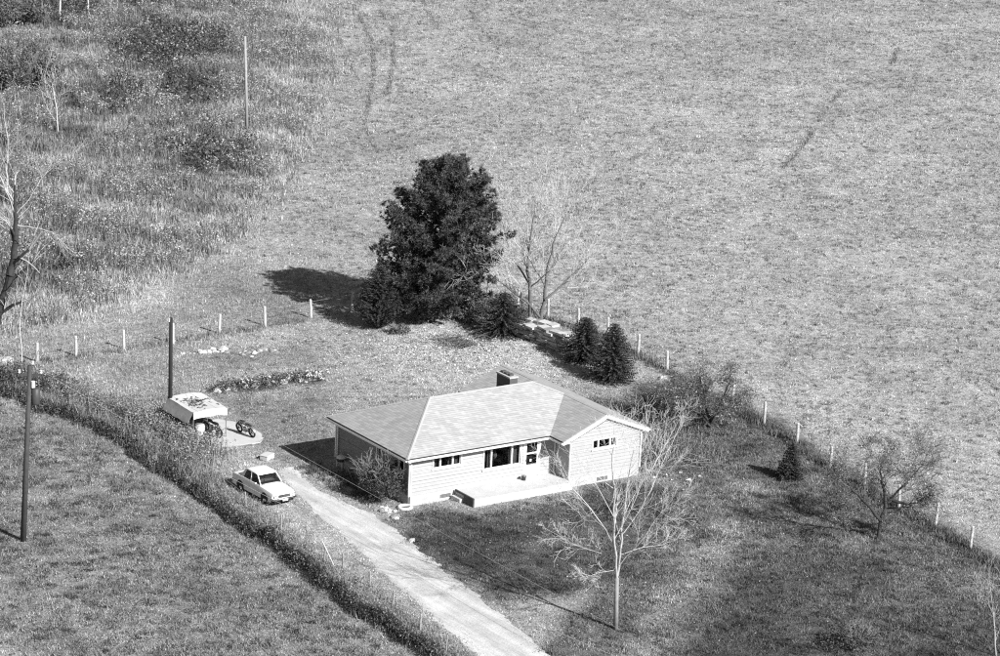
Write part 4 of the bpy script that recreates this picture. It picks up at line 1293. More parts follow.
# apple trees that keep some leaves
def apple(label, basepx, limbs, seed, leaves, r0=.16, levels=3):
    b = G(*basepx)
    stems = [traced(b, l, np.linspace(r0, .03, len(l)), dep) for l, dep in limbs]
    bare_tree('apple_tree', label, b, stems, levels, seed, BARK_D, mat('dark_twigs', .14, .9), per_stem=8, first=.3, kid_len=.55, rmin=.008, kids=(2, 2), ratio=.62, trop=.02, leaves=leaves, wob=.25, split=.035)
apple('gnarled apple tree with sparse leaves near the right hand fence corner', (878, 540),
      [([(878, 540), (882, 515), (890, 500), (905, 484), (918, 470)], .8), ([(880, 520), (868, 505), (852, 490), (845, 478)], -.9), ([(886, 508), (884, 490), (880, 470), (885, 455)], 1.2), ([(892, 500), (908, 505), (925, 498)], -.8)],
      31, dict(frac=.6, size=.075, per=2, spread=.14, alb=(.05, .30)), .10)
apple('leafy apple tree spreading in front of the pasture fence', (712, 428),
      [([(712, 428), (716, 415), (726, 408), (738, 400)], .5), ([(712, 428), (700, 415), (685, 405), (672, 398)], -1.0), ([(712, 426), (706, 408), (704, 392), (700, 378)], 1.2), ([(708, 420), (694, 402), (684, 388)], 1.0), ([(712, 422), (722, 400), (728, 386)], -1)],
      33, dict(frac=.2, size=.11, per=2, spread=.16, alb=(.05, .36)), .08)
apple('low leafy shrub tree just behind the house wing', (668, 428),
      [([(668, 428), (660, 412), (650, 402)], .5), ([(668, 428), (672, 410), (676, 396)], -.8), ([(668, 426), (684, 415), (692, 404)], .9)],
      35, dict(frac=.10, size=.11, per=2, spread=.15, alb=(.05, .26)), .07, 3)

# conifers
def pine_tree(label, base, H, prof, seed, lean=(0, 0)):
    """white pine: irregular whorls of limbs carrying tufts of long needles"""
    rng = np.random.default_rng(seed)
    t = thing('pine_tree', label, 'tree', base)
    segs, cen, outd = [], [], []
    pts = [np.array([lean[0]*z/H, lean[1]*z/H, z]) for z in np.linspace(0, H, 9)]
    for a, b_ in zip(pts[:-1], pts[1:]):
        segs.append((a, b_, .24*(1-a[2]/H)+.03, .24*(1-b_[2]/H)+.03))
    z = .7
    while z < H-.25:
        k = int(rng.integers(5, 8)); off = rng.uniform(0, 6.28)
        for j in range(k):
            a = off+2*math.pi*j/k+rng.normal(0, .25)
            L = np.interp(z/H, prof[0], prof[1])*rng.uniform(.8, 1.12)
            if rng.random() < .12: L *= .7
            p = np.array([lean[0]*z/H, lean[1]*z/H, z+rng.normal(0, .12)])
            d = np.array([math.cos(a), math.sin(a), .12+.5*(z/H)])
            n = max(4, int(L/.42)); r = .05*(L/3)+.012
            for i in range(n):
                d = unit(d+rng.normal(0, .10, 3)+np.array([0, 0, .05]))
                q = p+d*L/n
                segs.append((p, q, r, r*.8)); r *= .8
                f = (i+1)/n
                if f > .12:
                    m = int(5+4*f)
                    for _ in range(m):
                        o = unit(np.cross(d, rng.normal(0, 1, 3))); w = rng.uniform(.1, .55)*(1.1-.4*f)
                        c = q+o*w*np.array([1, 1, .55])+d*rng.uniform(-.2, .2)
                        cen.append(c); outd.append(unit(o*.6+d*.6+np.array([0, 0, .5])))
                p = q
        z += rng.uniform(.24, .36)
    A = np.array([s[0] for s in segs]); B = np.array([s[1] for s in segs])
    V, Qd = prisms(A, B, [s[2] for s in segs], [s[3] for s in segs], 5)
    link('trunk', tri_mesh('trunk', V, Qd, BARK_D, smooth=True), t)
    cen, outd = np.array(cen), np.array(outd)
    per = 16
    C = np.repeat(cen, per, 0); O = np.repeat(outd, per, 0); n = len(C)
    dirs = O*.8+rng.normal(0, .75, (n, 3)); dirs /= np.linalg.norm(dirs, axis=1, keepdims=True)
    side = np.cross(dirs, rng.normal(0, 1, (n, 3))); side /= np.linalg.norm(side, axis=1, keepdims=True)
    ln = rng.uniform(.16, .34, (n, 1)); w = rng.uniform(.02, .04, (n, 1))
    VV = np.stack([C-side*w, C+side*w, C+dirs*ln], 1).reshape(-1, 3)
    al = np.repeat(np.repeat(rng.uniform(.03, .13, len(cen)), per)*rng.uniform(.8, 1.2, n), 3)
    link('crown', tri_mesh('crown', VV, np.arange(3*n).reshape(-1, 3), VEG, al), t)
    return t
pb = G(431, 322)
pine_tree('tall bushy white pine, the biggest dark tree, behind the house', pb, 10.9,
          ([0, .06, .18, .35, .5, .65, .8, .92, 1], [2.8, 3.5, 4.3, 4.5, 4.3, 3.7, 2.5, 1.2, .2]), 5, (.9, -.5))

def spruce(name, label, base, H, R, seed, droop=.12, dens=1.0, alb=(.03, .085), power=.8, tipw=1.0):
    """spruce: tiers of flat drooping sprays, tips coloured lighter as if catching light"""
    rng = np.random.default_rng(seed)
    t = thing(name, label, 'tree', base)
    V0, Q0 = prisms([[0, 0, -.1]], [[0, 0, H*.95]], [.09*H/3], [.015], 7)
    link('trunk', tri_mesh('trunk', V0, Q0, BARK_D, smooth=True), t)
    VV, AL = [], []
    z = .05*H
    while z < H*.985:
        u = z/H
        Rz = R*(1-u)**power*(1 if u > .12 else .72+2.3*u)+.06
        k = int(max(6, 16*Rz/R*dens+5)); off = rng.uniform(0, 6.28)
        for j in range(k):
            a = off+2*math.pi*j/k+rng.normal(0, .12); L = Rz*rng.uniform(.82, 1.12)
            n = max(3, int(L/.13))
            dz = -droop*L*(1-u*1.2)
            s = (np.arange(n)+.5)/n
            px_, py_ = np.cos(a)*L*s, np.sin(a)*L*s
            pz_ = z+dz*s**1.5+.10*L*s**3
            m = 10
            C = np.repeat(np.stack([px_, py_, pz_], 1), m, 0); S = np.repeat(s, m)
            nn = len(C)
            sd = rng.choice([-1, 1], nn)
            perp = np.array([-math.sin(a), math.cos(a), 0.0]); fw = np.array([math.cos(a), math.sin(a), .05])
            dv = fw[None]*rng.uniform(.4, 1.0, (nn, 1))+perp[None]*(sd*rng.uniform(.15, .9, nn))[:, None]+np.array([0, 0, 1.])*rng.normal(-.05, .28, (nn, 1))
            dv /= np.linalg.norm(dv, axis=1, keepdims=True)
            ln = (rng.uniform(.10, .24, nn)*(1.15-.45*S))[:, None]
            sw = np.cross(dv, rng.normal(0, 1, (nn, 3))); sw /= np.linalg.norm(sw, axis=1, keepdims=True)
            w = rng.uniform(.016, .034, (nn, 1))
            VV.append(np.stack([C-sw*w, C+sw*w, C+dv*ln], 1).reshape(-1, 3))
            AL.append(np.repeat(rng.uniform(alb[0], alb[1], nn)*(1+.5*(S > .8)*tipw), 3))  # light on the spray tips is put into their colour
        z += rng.uniform(.11, .17)*max(1, H/3.2)
    V = np.concatenate(VV)
    link('crown', tri_mesh('crown', V, np.arange(len(V)).reshape(-1, 3), VEG, np.concatenate(AL)), t)
    return t
spruce('spruce_tree', 'dark bluntly rounded spruce behind its taller neighbour by the fence', G(584, 361), 2.9, 1.6, 2, power=.55)
spruce('spruce_tree', 'dense dark spruce nearest the back of the house', G(612, 381), 3.75, 1.65, 3, power=.62)
spruce('spruce_tree', 'broad layered spruce between the pine and the slab pile', G(503, 334), 2.8, 2.25, 4, droop=.2, power=.6)
spruce('spruce_tree', 'young dark spruce standing alone on the right lawn', G(790, 479), 2.15, .85, 6, power=.7)
spruce('juniper_tree', 'dark rounded evergreen at the left foot of the big pine', G(378, 328), 4.2, 1.7, 7, droop=-.45, power=.45, alb=(.03, .09), tipw=.4)

# leafy shrubs
def shrub(name, label, base, rx, ry, h, seed, n=1600, size=.09, alb=(.04, .14), stems=12, cat='shrub', hollow=.55):
    rng = np.random.default_rng(seed)
    t = thing(name, label, cat, base)
    segs, tips = [], []
    for k in range(stems):
        a = rng.uniform(0, 6.28); q = rng.uniform(.2, 1)
        d = unit(np.array([math.cos(a)*rx*q, math.sin(a)*ry*q, h]))
        branch(segs, np.array([math.cos(a)*.1, math.sin(a)*.1, 0.]), d, h*.85, .03, 2, rng, .14, .02, (1, 2), (.3, .8), .5, .007, tips)
    A = np.array([s[0] for s in segs]); B = np.array([s[1] for s in segs])
    V, Qd = prisms(A, B, [s[2] for s in segs], [s[3] for s in segs], 3)
    link('stems', tri_mesh('stems', V, Qd, BARK_M), t)
    ctr = rng.normal(0, 1, (max(8, n//40), 3)); ctr /= np.linalg.norm(ctr, axis=1, keepdims=True)
    ctr *= rng.uniform(hollow, 1.0, (len(ctr), 1))
    C = np.stack([ctr[:, 0]*rx, ctr[:, 1]*ry, np.abs(ctr[:, 2])*h*.62+h*.32], 1)
    C[:, 2] = np.clip(C[:, 2], .1, None)
    V, T, al = leaf_tris(C, size, rng, 40, .16*min(1.3, h), alb)
    keep = V.reshape(-1, 3, 3)[:, :, 2].min(1) > -.02
    T2 = T[keep]
    link('foliage', tri_mesh('foliage', V, T2, VEG, al), t)
    return t
shrub('foundation_shrub', 'tall loose dark shrub against the shaded side wall of the house', (-.5, 1.75, 0), .95, 1.35, 2.25, 1, 6000, .10, (.03, .12))
shrub('foundation_shrub', 'low shrub in the corner behind the front wing of the house', (15.9, 1.2, 0), .8, 1.4, 1.3, 2, 1600, .10, (.03, .12))
shrub('foundation_shrub', 'tangled dark bush along the right wall of the house', (16.2, 4.2, 0), .9, 1.5, 1.5, 3, 1800, .10, (.03, .13))
shrub('hedge_shrub', 'leafy shrub under the pine, left of the row', G(408, 320), 1.1, 1.0, 1.4, 4, 1800, .12, (.03, .2))
shrub('hedge_shrub', 'leafy shrub under the pine with pale leaves, second from left', G(432, 320), 1.2, .9, 1.3, 5, 1800, .13, (.04, .32))
shrub('hedge_shrub', 'leafy shrub under the pine with pale leaves, third from left', G(455, 319), 1.2, .9, 1.25, 6, 1800, .13, (.04, .32))
shrub('hedge_shrub', 'dark leafy shrub under the pine next to the layered spruce', G(477, 322), 1.2, 1.0, 1.5, 7, 1800, .12, (.03, .16))
shrub('hedge_shrub', 'small straggling bush in front of the rounded evergreen', G(398, 334), .8, .6, .6, 8, 700, .10, (.05, .18))
shrub('wild_bush', 'dense dark bush in the weeds at the far left edge', G(28, 88), 3.6, 3.0, 3.0, 9, 3600, .22, (.04, .20))
shrub('wild_bush', 'dark bush at the top left corner below the bare trunks', G(8, 26), 4.0, 3.0, 3.2, 10, 3000, .24, (.04, .2))
shrub('wild_bush', 'dark bush in the tangle at left beside the transformer pole', G(16, 384), 1.4, 1.0, 1.3, 11, 1600, .12, (.03, .12))
shrub('wild_bush', 'dark bush in the tangle right of the transformer pole', G(52, 391), 1.6, 1.0, 1.0, 12, 1600, .12, (.03, .11))
shrub('wild_bush', 'dark low bush at the bottom right of the yard', G(852, 650), 1.6, 1.3, 1.2, 13, 1700, .10, (.03, .12))

def stick_pile(label, base, n, R, seed, hz=.3, r=.022):
    rng = np.random.default_rng(seed)
    A, B = [], []
    for k in range(n):
        c = np.r_[rng.normal(0, R, 2), abs(rng.normal(0, hz))]; a = rng.uniform(0, 6.28); L = rng.uniform(.3, 1.1)
        d = np.array([math.cos(a), math.sin(a), rng.normal(0, .25)])*L/2
        A.append(c-d); B.append(c+d)
    A, B = np.array(A), np.array(B); A[:, 2] = np.clip(A[:, 2], .02, None); B[:, 2] = np.clip(B[:, 2], .02, None)
    V, Qd = prisms(A, B, np.full(n, r), np.full(n, r*.6), 4)
    o = link('brush_pile', tri_mesh('brush_pile', V, Qd, mat('dead_sticks', .10, .9, var=.4, scale=5)), None, base)
    return tag(o, label, 'brush pile')
stick_pile('scattered heap of dark cut sticks on the back lawn', G(458, 344), 130, .75, 3, .18)
stick_pile('small heap of sticks beside the layered spruce', G(483, 339), 30, .3, 4, .15)
stick_pile('small dark heap of sticks by the side wall near the grill', G(352, 477), 60, .5, 5, .15)

# ------------------------------------------------------------------ grass, weeds: what nobody could count
def scatter(n, rng, lo=(-45, -48), hi=(190, 200), margin=75, ymin=-35):
    out = []
    got = 0
    while got < n:
        x = rng.uniform(lo[0], hi[0], n*3); y = rng.uniform(lo[1], hi[1], n*3)
        px_, py_ = to_px(np.stack([x, y, np.zeros_like(x)], 1))
        ok = (px_ > -margin) & (px_ < 1000+margin) & (py_ > ymin) & (py_ < 656+margin)
        out.append(np.stack([x[ok], y[ok]], 1)); got += int(ok.sum())
    return np.concatenate(out)[:n]

def keep_clear(x, y):
    k = (sdist(HOUSE_FOOT, x, y) < -.05) & (sdist(SLAB_FOOT, x, y) < .0)
    dj = sdist(DRIVE, x, y) + (fbm(x, y, .9, 81)-.5)*.7
    k &= dj < .05 + .75*_hash(np.floor(x*31), np.floor(y*31), 3)**4
    k &= sdist(PAD, x, y)+(fbm(x, y, .8, 81)-.5)*.5 < .05
    return k

def blades(P, h, w, nb, al, spread, lean, rng, dz=0.0):
    """P (n,2); one pointed blade = one triangle; nb blades to a tuft"""
    n = len(P)
    h = np.broadcast_to(h, (n,)); al = np.broadcast_to(al, (n,)); w = np.broadcast_to(w, (n,))
    x = np.repeat(P[:, 0], nb)+rng.normal(0, spread, n*nb); y = np.repeat(P[:, 1], nb)+rng.normal(0, spread, n*nb)
    z = terrain(x, y)-.01+dz
    hh = np.repeat(h, nb)*rng.uniform(.55, 1.2, n*nb); ww = np.repeat(w, nb)*rng.uniform(.6, 1.2, n*nb)
    a = rng.uniform(0, 2*math.pi, n*nb)
    l = np.repeat(rng.uniform(0, 2*math.pi, n), nb)+rng.normal(0, .9, n*nb); q = hh*rng.uniform(.1, 1, n*nb)*lean
    V = np.empty((n*nb, 3, 3))
    V[:, 0] = np.stack([x-np.cos(a)*ww/2, y-np.sin(a)*ww/2, z], 1)
    V[:, 1] = np.stack([x+np.cos(a)*ww/2, y+np.sin(a)*ww/2, z], 1)
    V[:, 2] = np.stack([x+np.cos(l)*q, y+np.sin(l)*q, z+hh], 1)
    A = np.repeat(np.repeat(al, nb)*rng.uniform(.65, 1.4, n*nb), 3)
    return V.reshape(-1, 3), A

def stuff(name, label, cat, parts):
    V = np.concatenate([p[0] for p in parts]); A = np.concatenate([p[1] for p in parts])
    o = link(name, tri_mesh(name, V, np.arange(len(V)).reshape(-1, 3), VEG, np.clip(A, .02, .7)))
    return tag(o, label, cat, kind='stuff')

rng = np.random.default_rng(77)
pts = scatter(310000, rng)
x, y = pts[:, 0], pts[:, 1]
clear = keep_clear(x, y)
jx = x+(fbm(x, y, 3., 40)-.5)*6.0+rng.normal(0, .8, len(x)); jy = y+(fbm(x, y, 3., 60)-.5)*6.0+rng.normal(0, .8, len(x))
in_field = (x < bank_x(y)-.7) & (y < 36)
in_bank = (np.abs(x-(bank_x(y)-.1)) < 1.3) & (y < 34)
in_brush = (sdist(P_BRUSH, jx, jy) > 0)
in_rough = (sdist(P_ROUGH, jx, jy) > 0) & ~in_brush
in_dry = (sdist(P_DRY, jx, jy) > 0)
in_dark = np.max([sdist(q_, x+(fbm(x, y, 3.5, 151)-.5)*7, y+(fbm(x, y, 3.5, 152)-.5)*7) for q_ in P_DARKB], axis=0) > 0
in_back = sdist(P_BACK, x, y) > 0
in_lawn = (sdist(P_LAWN, x, y) > 0)
in_right = (sdist(P_RIGHT, x, y) > 0)
AB = albedo(x, y)
yardish = (in_back | in_lawn | in_right | ((x > bank_x(y)) & (x < 26) & (y < 34))) & ~in_brush & ~in_rough
past = clear & ~(in_field | in_bank | in_brush | in_rough | in_dry | yardish)
dist = np.hypot(x-CAM[0], y-CAM[1])
th = rng.random(len(x))
m = past & (th < .60)
clump = fbm(x, y, 1.1, 91)
hgt = np.where(clump > .55, .14, .08)*rng.uniform(.7, 1.3, len(x))
q1 = blades(pts[m], hgt[m]*(1+.25*(dist[m] > 220)), .055+.014*(dist[m] > 220), 3, (AB*np.where(clump > .58, .66, 1.1)*rng.uniform(.55, 1.5, len(x)))[m], .12, .9, rng)
def tussocks(sel, n, hr, alr, spread, nb=12):
    p = pts[sel]; p = p[rng.permutation(len(p))[:n]]
    # tussocks gather in drifts
    k = fbm(p[:, 0], p[:, 1], 1.2, 131) > .45
    p = p[k]; n = len(p)
    return blades(p, rng.uniform(*hr, n)*.72, .05, nb, albedo(p[:, 0], p[:, 1])*rng.uniform(*alr, n), spread, .7, rng)
def flecks(sel, n, rad, per, alr, hr=(.06, .16), nb=3):
    p = pts[sel]; p = p[rng.permutation(len(p))[:n]]; n = len(p)
    r = rng.uniform(*rad, n)
    q = np.repeat(p, per, 0)+rng.normal(0, .5, (n*per, 2))*np.repeat(r, per)[:, None]
    al_ = np.repeat(albedo(p[:, 0], p[:, 1])*rng.uniform(*alr, n), per)
    return blades(q, rng.uniform(*hr, n*per), .055, nb, al_, .07, .8, rng)
def track(pxs, width, dens, al):
    fp = np.array([G(*q)[:2] for q in pxs]); cum = np.r_[0, np.cumsum(np.linalg.norm(np.diff(fp, axis=0), axis=1))]
    n = int(cum[-1]*dens); d = rng.uniform(0, cum[-1], n); d = d[fbm(d, d*0, 3., 5) > .36]; n = len(d)
    P = np.stack([np.interp(d, cum, fp[:, 0]), np.interp(d, cum, fp[:, 1])], 1)+rng.normal(0, width, (n, 2))
    return blades(P, rng.uniform(.08, .3, n), .08, 5, al*rng.uniform(.6, 1.4, n), .1, .5, rng)
q2 = tussocks(past, 20000, (.16, .36), (.25, .7), .12, 8)
fk = flecks(past, 8500, (.14, .40), 6, (.22, .5))
q2 = (np.concatenate([q2[0], fk[0]]), np.concatenate([q2[1], fk[1]]))
q3 = tussocks(past, 16000, (.12, .28), (1.0, 1.4), .13, 6)
tr = [track(L, .08, 12, .22) for L in ([(358, -20), (362, 20), (372, 42), (374, 70), (370, 100), (365, 125), (372, 142), (384, 160)], [(380, 8), (392, 30), (394, 60), (388, 95)], [(334, 18), (342, 48), (353, 72)],
      [(842, 90), (815, 128), (800, 150), (782, 170)], [(898, 50), (890, 68)], [(420, -5), (428, 12), (440, 30)], [(470, 10), (480, 26), (492, 40)])]
q1 = (np.concatenate([q1[0], q2[0], q3[0]]+[t_[0] for t_ in tr]), np.concatenate([q1[1], q2[1], q3[1]]+[t_[1] for t_ in tr]))
stuff('pasture_grass', 'tussocky dry grass covering the big pasture', 'grass', [q1])
m = yardish & clear & ~in_field
tall = in_right & ~in_lawn
hh = np.where(tall, .12, .075)*rng.uniform(.6, 1.4, len(x))*np.where(clump > .57, 1.5, 1)
q1 = blades(pts[m], hh[m], .042, 5, (AB*rng.uniform(.4, 1.75, len(x)))[m], .12, 1.0, rng)
ex = scatter(150000, rng, (-12, -34), (32, 40)); k = keep_clear(ex[:, 0], ex[:, 1]) & (ex[:, 0] > bank_x(ex[:, 1])) & (sdist(P_BRUSH, ex[:, 0], ex[:, 1]) < 0) & (ex[:, 1] < 36) & (rng.random(len(ex)) < .38)
ex = ex[k]; ea = albedo(ex[:, 0], ex[:, 1])
eh = np.where(sdist(P_RIGHT, ex[:, 0], ex[:, 1]) > 0, .09, .06)*rng.uniform(.6, 1.5, len(ex))
q2 = blades(ex, eh, .045, 4, ea*rng.uniform(.4, 1.75, len(ex)), .10, .9, rng)
q3 = tussocks(yardish & clear & in_right & ~in_lawn, 6500, (.12, .26), (.3, 1.7), .13)
q4 = tussocks(yardish & clear & in_lawn, 2600, (.08, .2), (.5, 1.7), .13)
q4b = tussocks(yardish & clear & in_back, 5000, (.06, .14), (.35, 1.5), .12, 8)
stuff('lawn_grass', 'short mown grass of the yard round the house', 'grass', [q1, q2, q3, q4, q4b, flecks(yardish & clear & in_right, 800, (.2, .65), 14, (.15, .45)), flecks(yardish & clear & in_lawn, 260, (.2, .5), 12, (.3, .6)), flecks(yardish & clear & in_back, 350, (.1, .4), 8, (.3, .6))])
m = in_field & ~in_bank
ex = scatter(44000, rng, (-42, -26), (-6, 36)); k = (ex[:, 0] < bank_x(ex[:, 1])-.6); ex = ex[k]; ea = albedo(ex[:, 0], ex[:, 1]); ec = fbm(ex[:, 0], ex[:, 1], 1.3, 95)
q1 = blades(ex, np.where(ec > .58, .14, .08)*rng.uniform(.6, 1.3, len(ex)), .05, 3, ea*np.where(ec > .60, .6, 1.1)*rng.uniform(.45, 1.7, len(ex)), .11, .9, rng)
q2 = tussocks(in_field & ~in_bank, 4000, (.14, .3), (.3, .75), .13)
q4 = flecks(in_field & ~in_bank, 520, (.2, .75), 22, (.12, .36))
q3 = tussocks(in_field & ~in_bank, 3500, (.12, .26), (1.1, 1.5), .14)
stuff('meadow_grass', 'rough grass of the lower left field', 'grass', [q1, q2, q3, q4])
m = (in_brush | in_rough | in_dry) & clear & ~in_field & (~in_dark | (rng.random(len(x)) < .15))
n1 = fbm(x, y, 2.2, 101)
q1 = blades(pts[m], (np.where(in_rough, .15, .25+.6*np.clip(n1-.25, 0, 1))*rng.uniform(.5, 1.5, len(x)))[m], np.where(in_rough, .045, .065)[m], 4, (AB*rng.uniform(.4, 1.7, len(x)))[m], .16, .5, rng)
m2 = in_dry & clear & ~in_field & (fbm(x, y, 3.0, 111)+rng.normal(0, .08, len(x)) > .50)
q2 = blades(pts[m2], rng.uniform(.25, .7, int(m2.sum())), .055, 5, .42*rng.uniform(.5, 1.25, int(m2.sum())), .2, .8, rng)
# goldenrod and asters: leaning stems with pale fluffy heads, in drifts
dn = fbm(x, y, 4.0, 141)
m3 = np.where(in_brush & (~in_dark | (rng.random(len(x)) < .1)) & (dn+rng.normal(0, .025, len(x)) > .53) & (rng.random(len(x)) < .62))[0]
hd = rng.uniform(.6, 1.3, len(m3))
q3 = blades(pts[m3], hd, .05, 4, .20*rng.uniform(.5, 1.5, len(m3)), .14, .3, rng)
C = np.stack([x[m3], y[m3], terrain(x[m3], y[m3])+hd*.92], 1)
pale = np.where(rng.random(len(m3)) < .18, .46, np.where(rng.random(len(m3)) < .45, .30, .12))
V, T, al = leaf_tris(C, .12, rng, 7, .13, (.7, 1.3)); al = al*np.repeat(np.repeat(pale, 7), 3)
stuff('tall_weeds', 'tall dry weeds and seed heads of the overgrown upper left', 'weeds', [q1, q2, q3, (V, al)])
# dark brambles
BR = []
for poly in P_DARKB:
    lo_, hi_ = poly.min(0)-2, poly.max(0)+2
    area = (hi_-lo_).prod()
    c = rng.uniform(lo_, hi_, (int(area*2.4), 2))
    k = sdist(poly, c[:, 0]+(fbm(c[:, 0], c[:, 1], 3.5, 151)-.5)*7, c[:, 1]+(fbm(c[:, 0], c[:, 1], 3.5, 152)-.5)*7) > (fbm(c[:, 0], c[:, 1], 1.5, 9)-.5)*1.5
    c = c[k]
    hh = (.3+2.4*np.clip(fbm(c[:, 0], c[:, 1], 2.6, 161)-.3, 0, 1))*rng.uniform(.5, 1.2, len(c))
    C = np.stack([c[:, 0], c[:, 1], terrain(c[:, 0], c[:, 1])+hh*.8], 1)
    V, T, al = leaf_tris(C, .20, rng, 20, .34, (.6, 1.4)); al = al*np.repeat(np.where(rng.random(len(c)) < .12, .26, rng.uniform(.03, .12, len(c))), 60); BR.append((V, al))
stuff('bramble_thicket', 'dark bramble thickets scattered through the tall weeds', 'brambles', BR)
# the weedy bank between the drive verge and the lower field
NB = 6500
s = rng.uniform(-30, 33, NB)
off = -.45+(fbm(s, s*0, 2.5, 71)-.5)*.9+rng.normal(0, .13, NB)
bxp = np.stack([bank_x(s)+off, s], 1)
gap = fbm(bxp[:, 0], bxp[:, 1], 2.0, 55)
hh = rng.uniform(.08, .30, NB)*(.35+1.5*np.clip((gap-.3)*2.5, 0, 1))
q1 = blades(bxp, hh, .05, 6, np.where(rng.random(NB) < .3, rng.uniform(.1, .3, NB), rng.uniform(.03, .09, NB)), .12, .45, rng)
C = np.stack([bxp[:, 0], bxp[:, 1], terrain(bxp[:, 0], bxp[:, 1])+hh*.55], 1)
V, T, al = leaf_tris(C, .09, rng, 5, .10, (.7, 1.3)); al = al*np.repeat(np.where(rng.random(NB) < .25, rng.uniform(.1, .28, NB), rng.uniform(.03, .09, NB)), 15)
s2 = rng.uniform(-30, 33, 4200)
b2 = np.stack([bank_x(s2)+rng.normal(.3, .5, 4200), s2], 1)
k = keep_clear(b2[:, 0], b2[:, 1]) & ~((np.abs(b2[:, 0]+5.72) < .85) & (np.abs(b2[:, 1]-5.42) < 2.2)); b2 = b2[k]
h2 = rng.uniform(.12, .45, len(b2))*np.where(b2[:, 1] > 8, 1.5, .8)
q3 = blades(b2, h2, .035, 6, rng.uniform(.10, .34, len(b2)), .12, .5, rng)
C2 = np.stack([b2[:, 0], b2[:, 1], terrain(b2[:, 0], b2[:, 1])+h2*.9], 1); sel = rng.random(len(C2)) < .3
V2, T2, al2 = leaf_tris(C2[sel], .07, rng, 6, .10, (.08, .38))
stuff('bank_weeds', 'dark weeds and brambles along the bank beside the drive', 'weeds', [q1, (V, al), q3, (V2, al2)])
# taller weeds round the shelter and the tangle at its left
c = np.array([[-5.4, 15.2], [-5.6, 16.6], [-5.7, 18.2], [-5.3, 13.6], [-6.1, 20.2], [-6.5, 22.5], [-7.2, 25.5], [-6.4, 12.3], [-8.2, 28.5], [-9.2, 31.5], [-6.0, 19.0], [-5.0, 19.6]])
n = 2600
w = c[rng.integers(0, len(c), n)]+rng.normal(0, [.55, .9], (n, 2))
w = w[(sdist(PAD, w[:, 0], w[:, 1]) < -.1)]; n = len(w)
hw = rng.uniform(.3, 1.15, n)
q1 = blades(w, hw, .035, 5, rng.uniform(.07, .36, n), .12, .4, rng)
C = np.stack([w[:, 0], w[:, 1], terrain(w[:, 0], w[:, 1])+hw*.85], 1)
V, T, al = leaf_tris(C, .09, rng, 7, .14, (.05, .42))
stuff('shelter_weeds', 'waist high weeds crowding the left side of the canopy shelter', 'weeds', [q1, (V, al)])
# rank grass under the fences and along the pasture edge
FP = [np.array([G(*p)[:2] for p in L]) for L in ([(487, 302), (548, 320), (608, 340), (667, 372), (732, 407), (797, 446), (864, 488), (935, 529), (1046, 600)], [(37, 363), (124, 350), (219, 335), (311, 319)])]
FW = []
for fp, dens, alr in ((FP[0], 26, (.06, .18)), (FP[1], 14, (.10, .3))):
    seg = np.linalg.norm(np.diff(fp, axis=0), axis=1); cum = np.r_[0, np.cumsum(seg)]
    n = int(cum[-1]*dens); d = rng.uniform(0, cum[-1], n)
    P = np.stack([np.interp(d, cum, fp[:, 0]), np.interp(d, cum, fp[:, 1])], 1)+rng.normal(0, .28, (n, 2))
    FW.append(blades(P, rng.uniform(.15, .5, n), .05, 6, rng.uniform(*alr, n), .12, .6, rng))
P = np.stack([rng.normal(-1.15, .35, 500), rng.uniform(1.5, 8.5, 500)], 1); P = P[keep_clear(P[:, 0], P[:, 1]) & (fbm(P[:, 0], P[:, 1], 1.2, 12) > .45)]
FW.append(blades(P, rng.uniform(.1, .4, len(P)), .04, 8, rng.uniform(.04, .14, len(P)), .12, .6, rng))
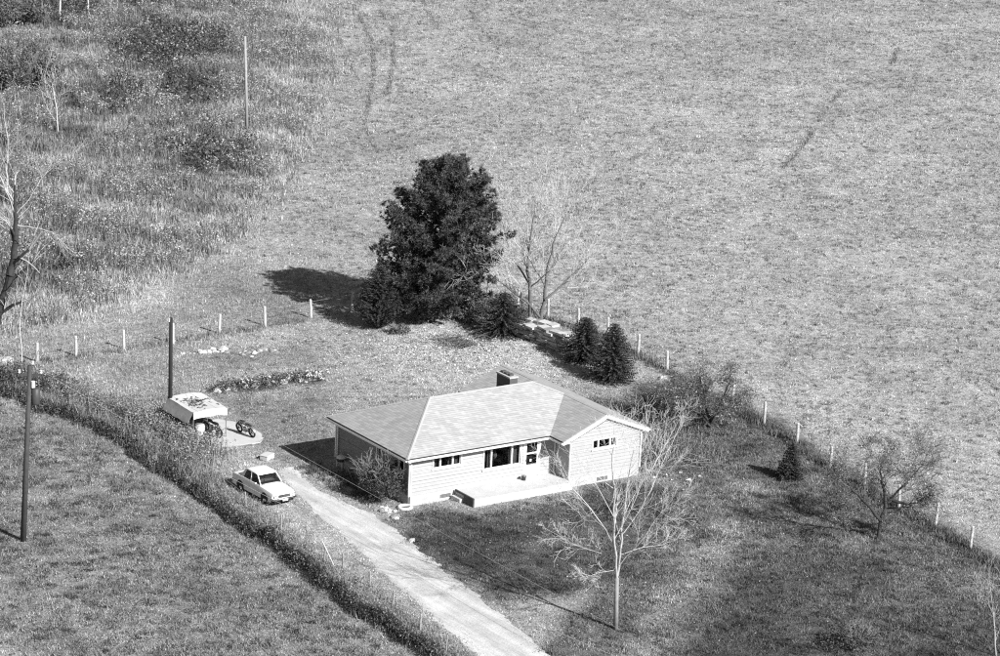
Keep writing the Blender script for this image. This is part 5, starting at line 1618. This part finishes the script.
# brushy strip between the house wing and the fence
w = np.array([[18.5, 4.5], [19.5, 7], [20.5, 9], [21.5, 6], [18, 8.5], [17.6, 2], [19.2, 1.2]])
P = w[rng.integers(0, len(w), 2600)]+rng.normal(0, 1.1, (2600, 2)); P = P[keep_clear(P[:, 0], P[:, 1]) & (P[:, 0] > 15.4)]
hp = rng.uniform(.3, 1.0, len(P))
FW.append(blades(P, hp, .03, 5, rng.uniform(.05, .32, len(P)), .14, .5, rng))
C = np.stack([P[:, 0], P[:, 1], terrain(P[:, 0], P[:, 1])+hp*.6], 1); V, T, al = leaf_tris(C, .09, rng, 6, .16, (.04, .24)); FW.append((V, al))
stuff('fence_row_weeds', 'rank weeds growing under the fences and behind the house wing', 'weeds', FW)
# white flowers in the stone edging
fl = np.concatenate([np.array(G(*q))[None]+np.c_[rng.normal(0, sg, (n, 2)), rng.uniform(.1, .38, n)] for q, sg, n in (((312, 378), .4, 46), (((292, 380)), .4, 22), ((247, 385), .22, 26), ((272, 383), .4, 14))])
V, T, al = leaf_tris(fl, .13, rng, 5, .06, (.45, .75))
gl = np.concatenate([np.array(G(a_, 391-(a_-214)*.125))[None]+np.c_[rng.normal(0, .3, (5, 2)), rng.uniform(0, .25, 5)] for a_ in np.linspace(214, 318, 60)])
V2, T2, al2 = leaf_tris(gl, .13, rng, 8, .2, (.04, .12)); 
stuff('garden_flowers', 'white flowering plants along the stone edging', 'flowers', [(V, al), (V2, al2)])
# fallen leaves and scraps on the lawn
lf = scatter(2600, rng, (-4, -24), (28, 30)); k = keep_clear(lf[:, 0], lf[:, 1]); lf = lf[k]
C = np.stack([lf[:, 0], lf[:, 1], terrain(lf[:, 0], lf[:, 1])+.07], 1)
V, T, al = leaf_tris(C, .07, rng, 1, .0, (.25, .5), flat=.8)
lf3 = np.stack([rng.normal(19, 3.4, 2600), rng.normal(24.5, 2.6, 2600)], 1); lf3 = lf3[keep_clear(lf3[:, 0], lf3[:, 1])]
C3 = np.stack([lf3[:, 0], lf3[:, 1], terrain(lf3[:, 0], lf3[:, 1])+.06], 1)
V3, T3, al3 = leaf_tris(C3, .11, rng, 1, .0, (.04, .75), flat=.8)
lf2 = np.concatenate([np.array(G(*q))[None]+np.c_[rng.normal(0, .5, (4, 2)), np.full(4, .1)] for q in ((668, 480), (655, 475), (680, 472), (690, 480))])
V2, T2, al2 = leaf_tris(lf2, .22, rng, 1, 0, (.6, .75), flat=.9)
stuff('fallen_leaves', 'pale fallen leaves scattered over the lawn', 'leaves', [(V, al), (V2, al2), (V3, al3)])
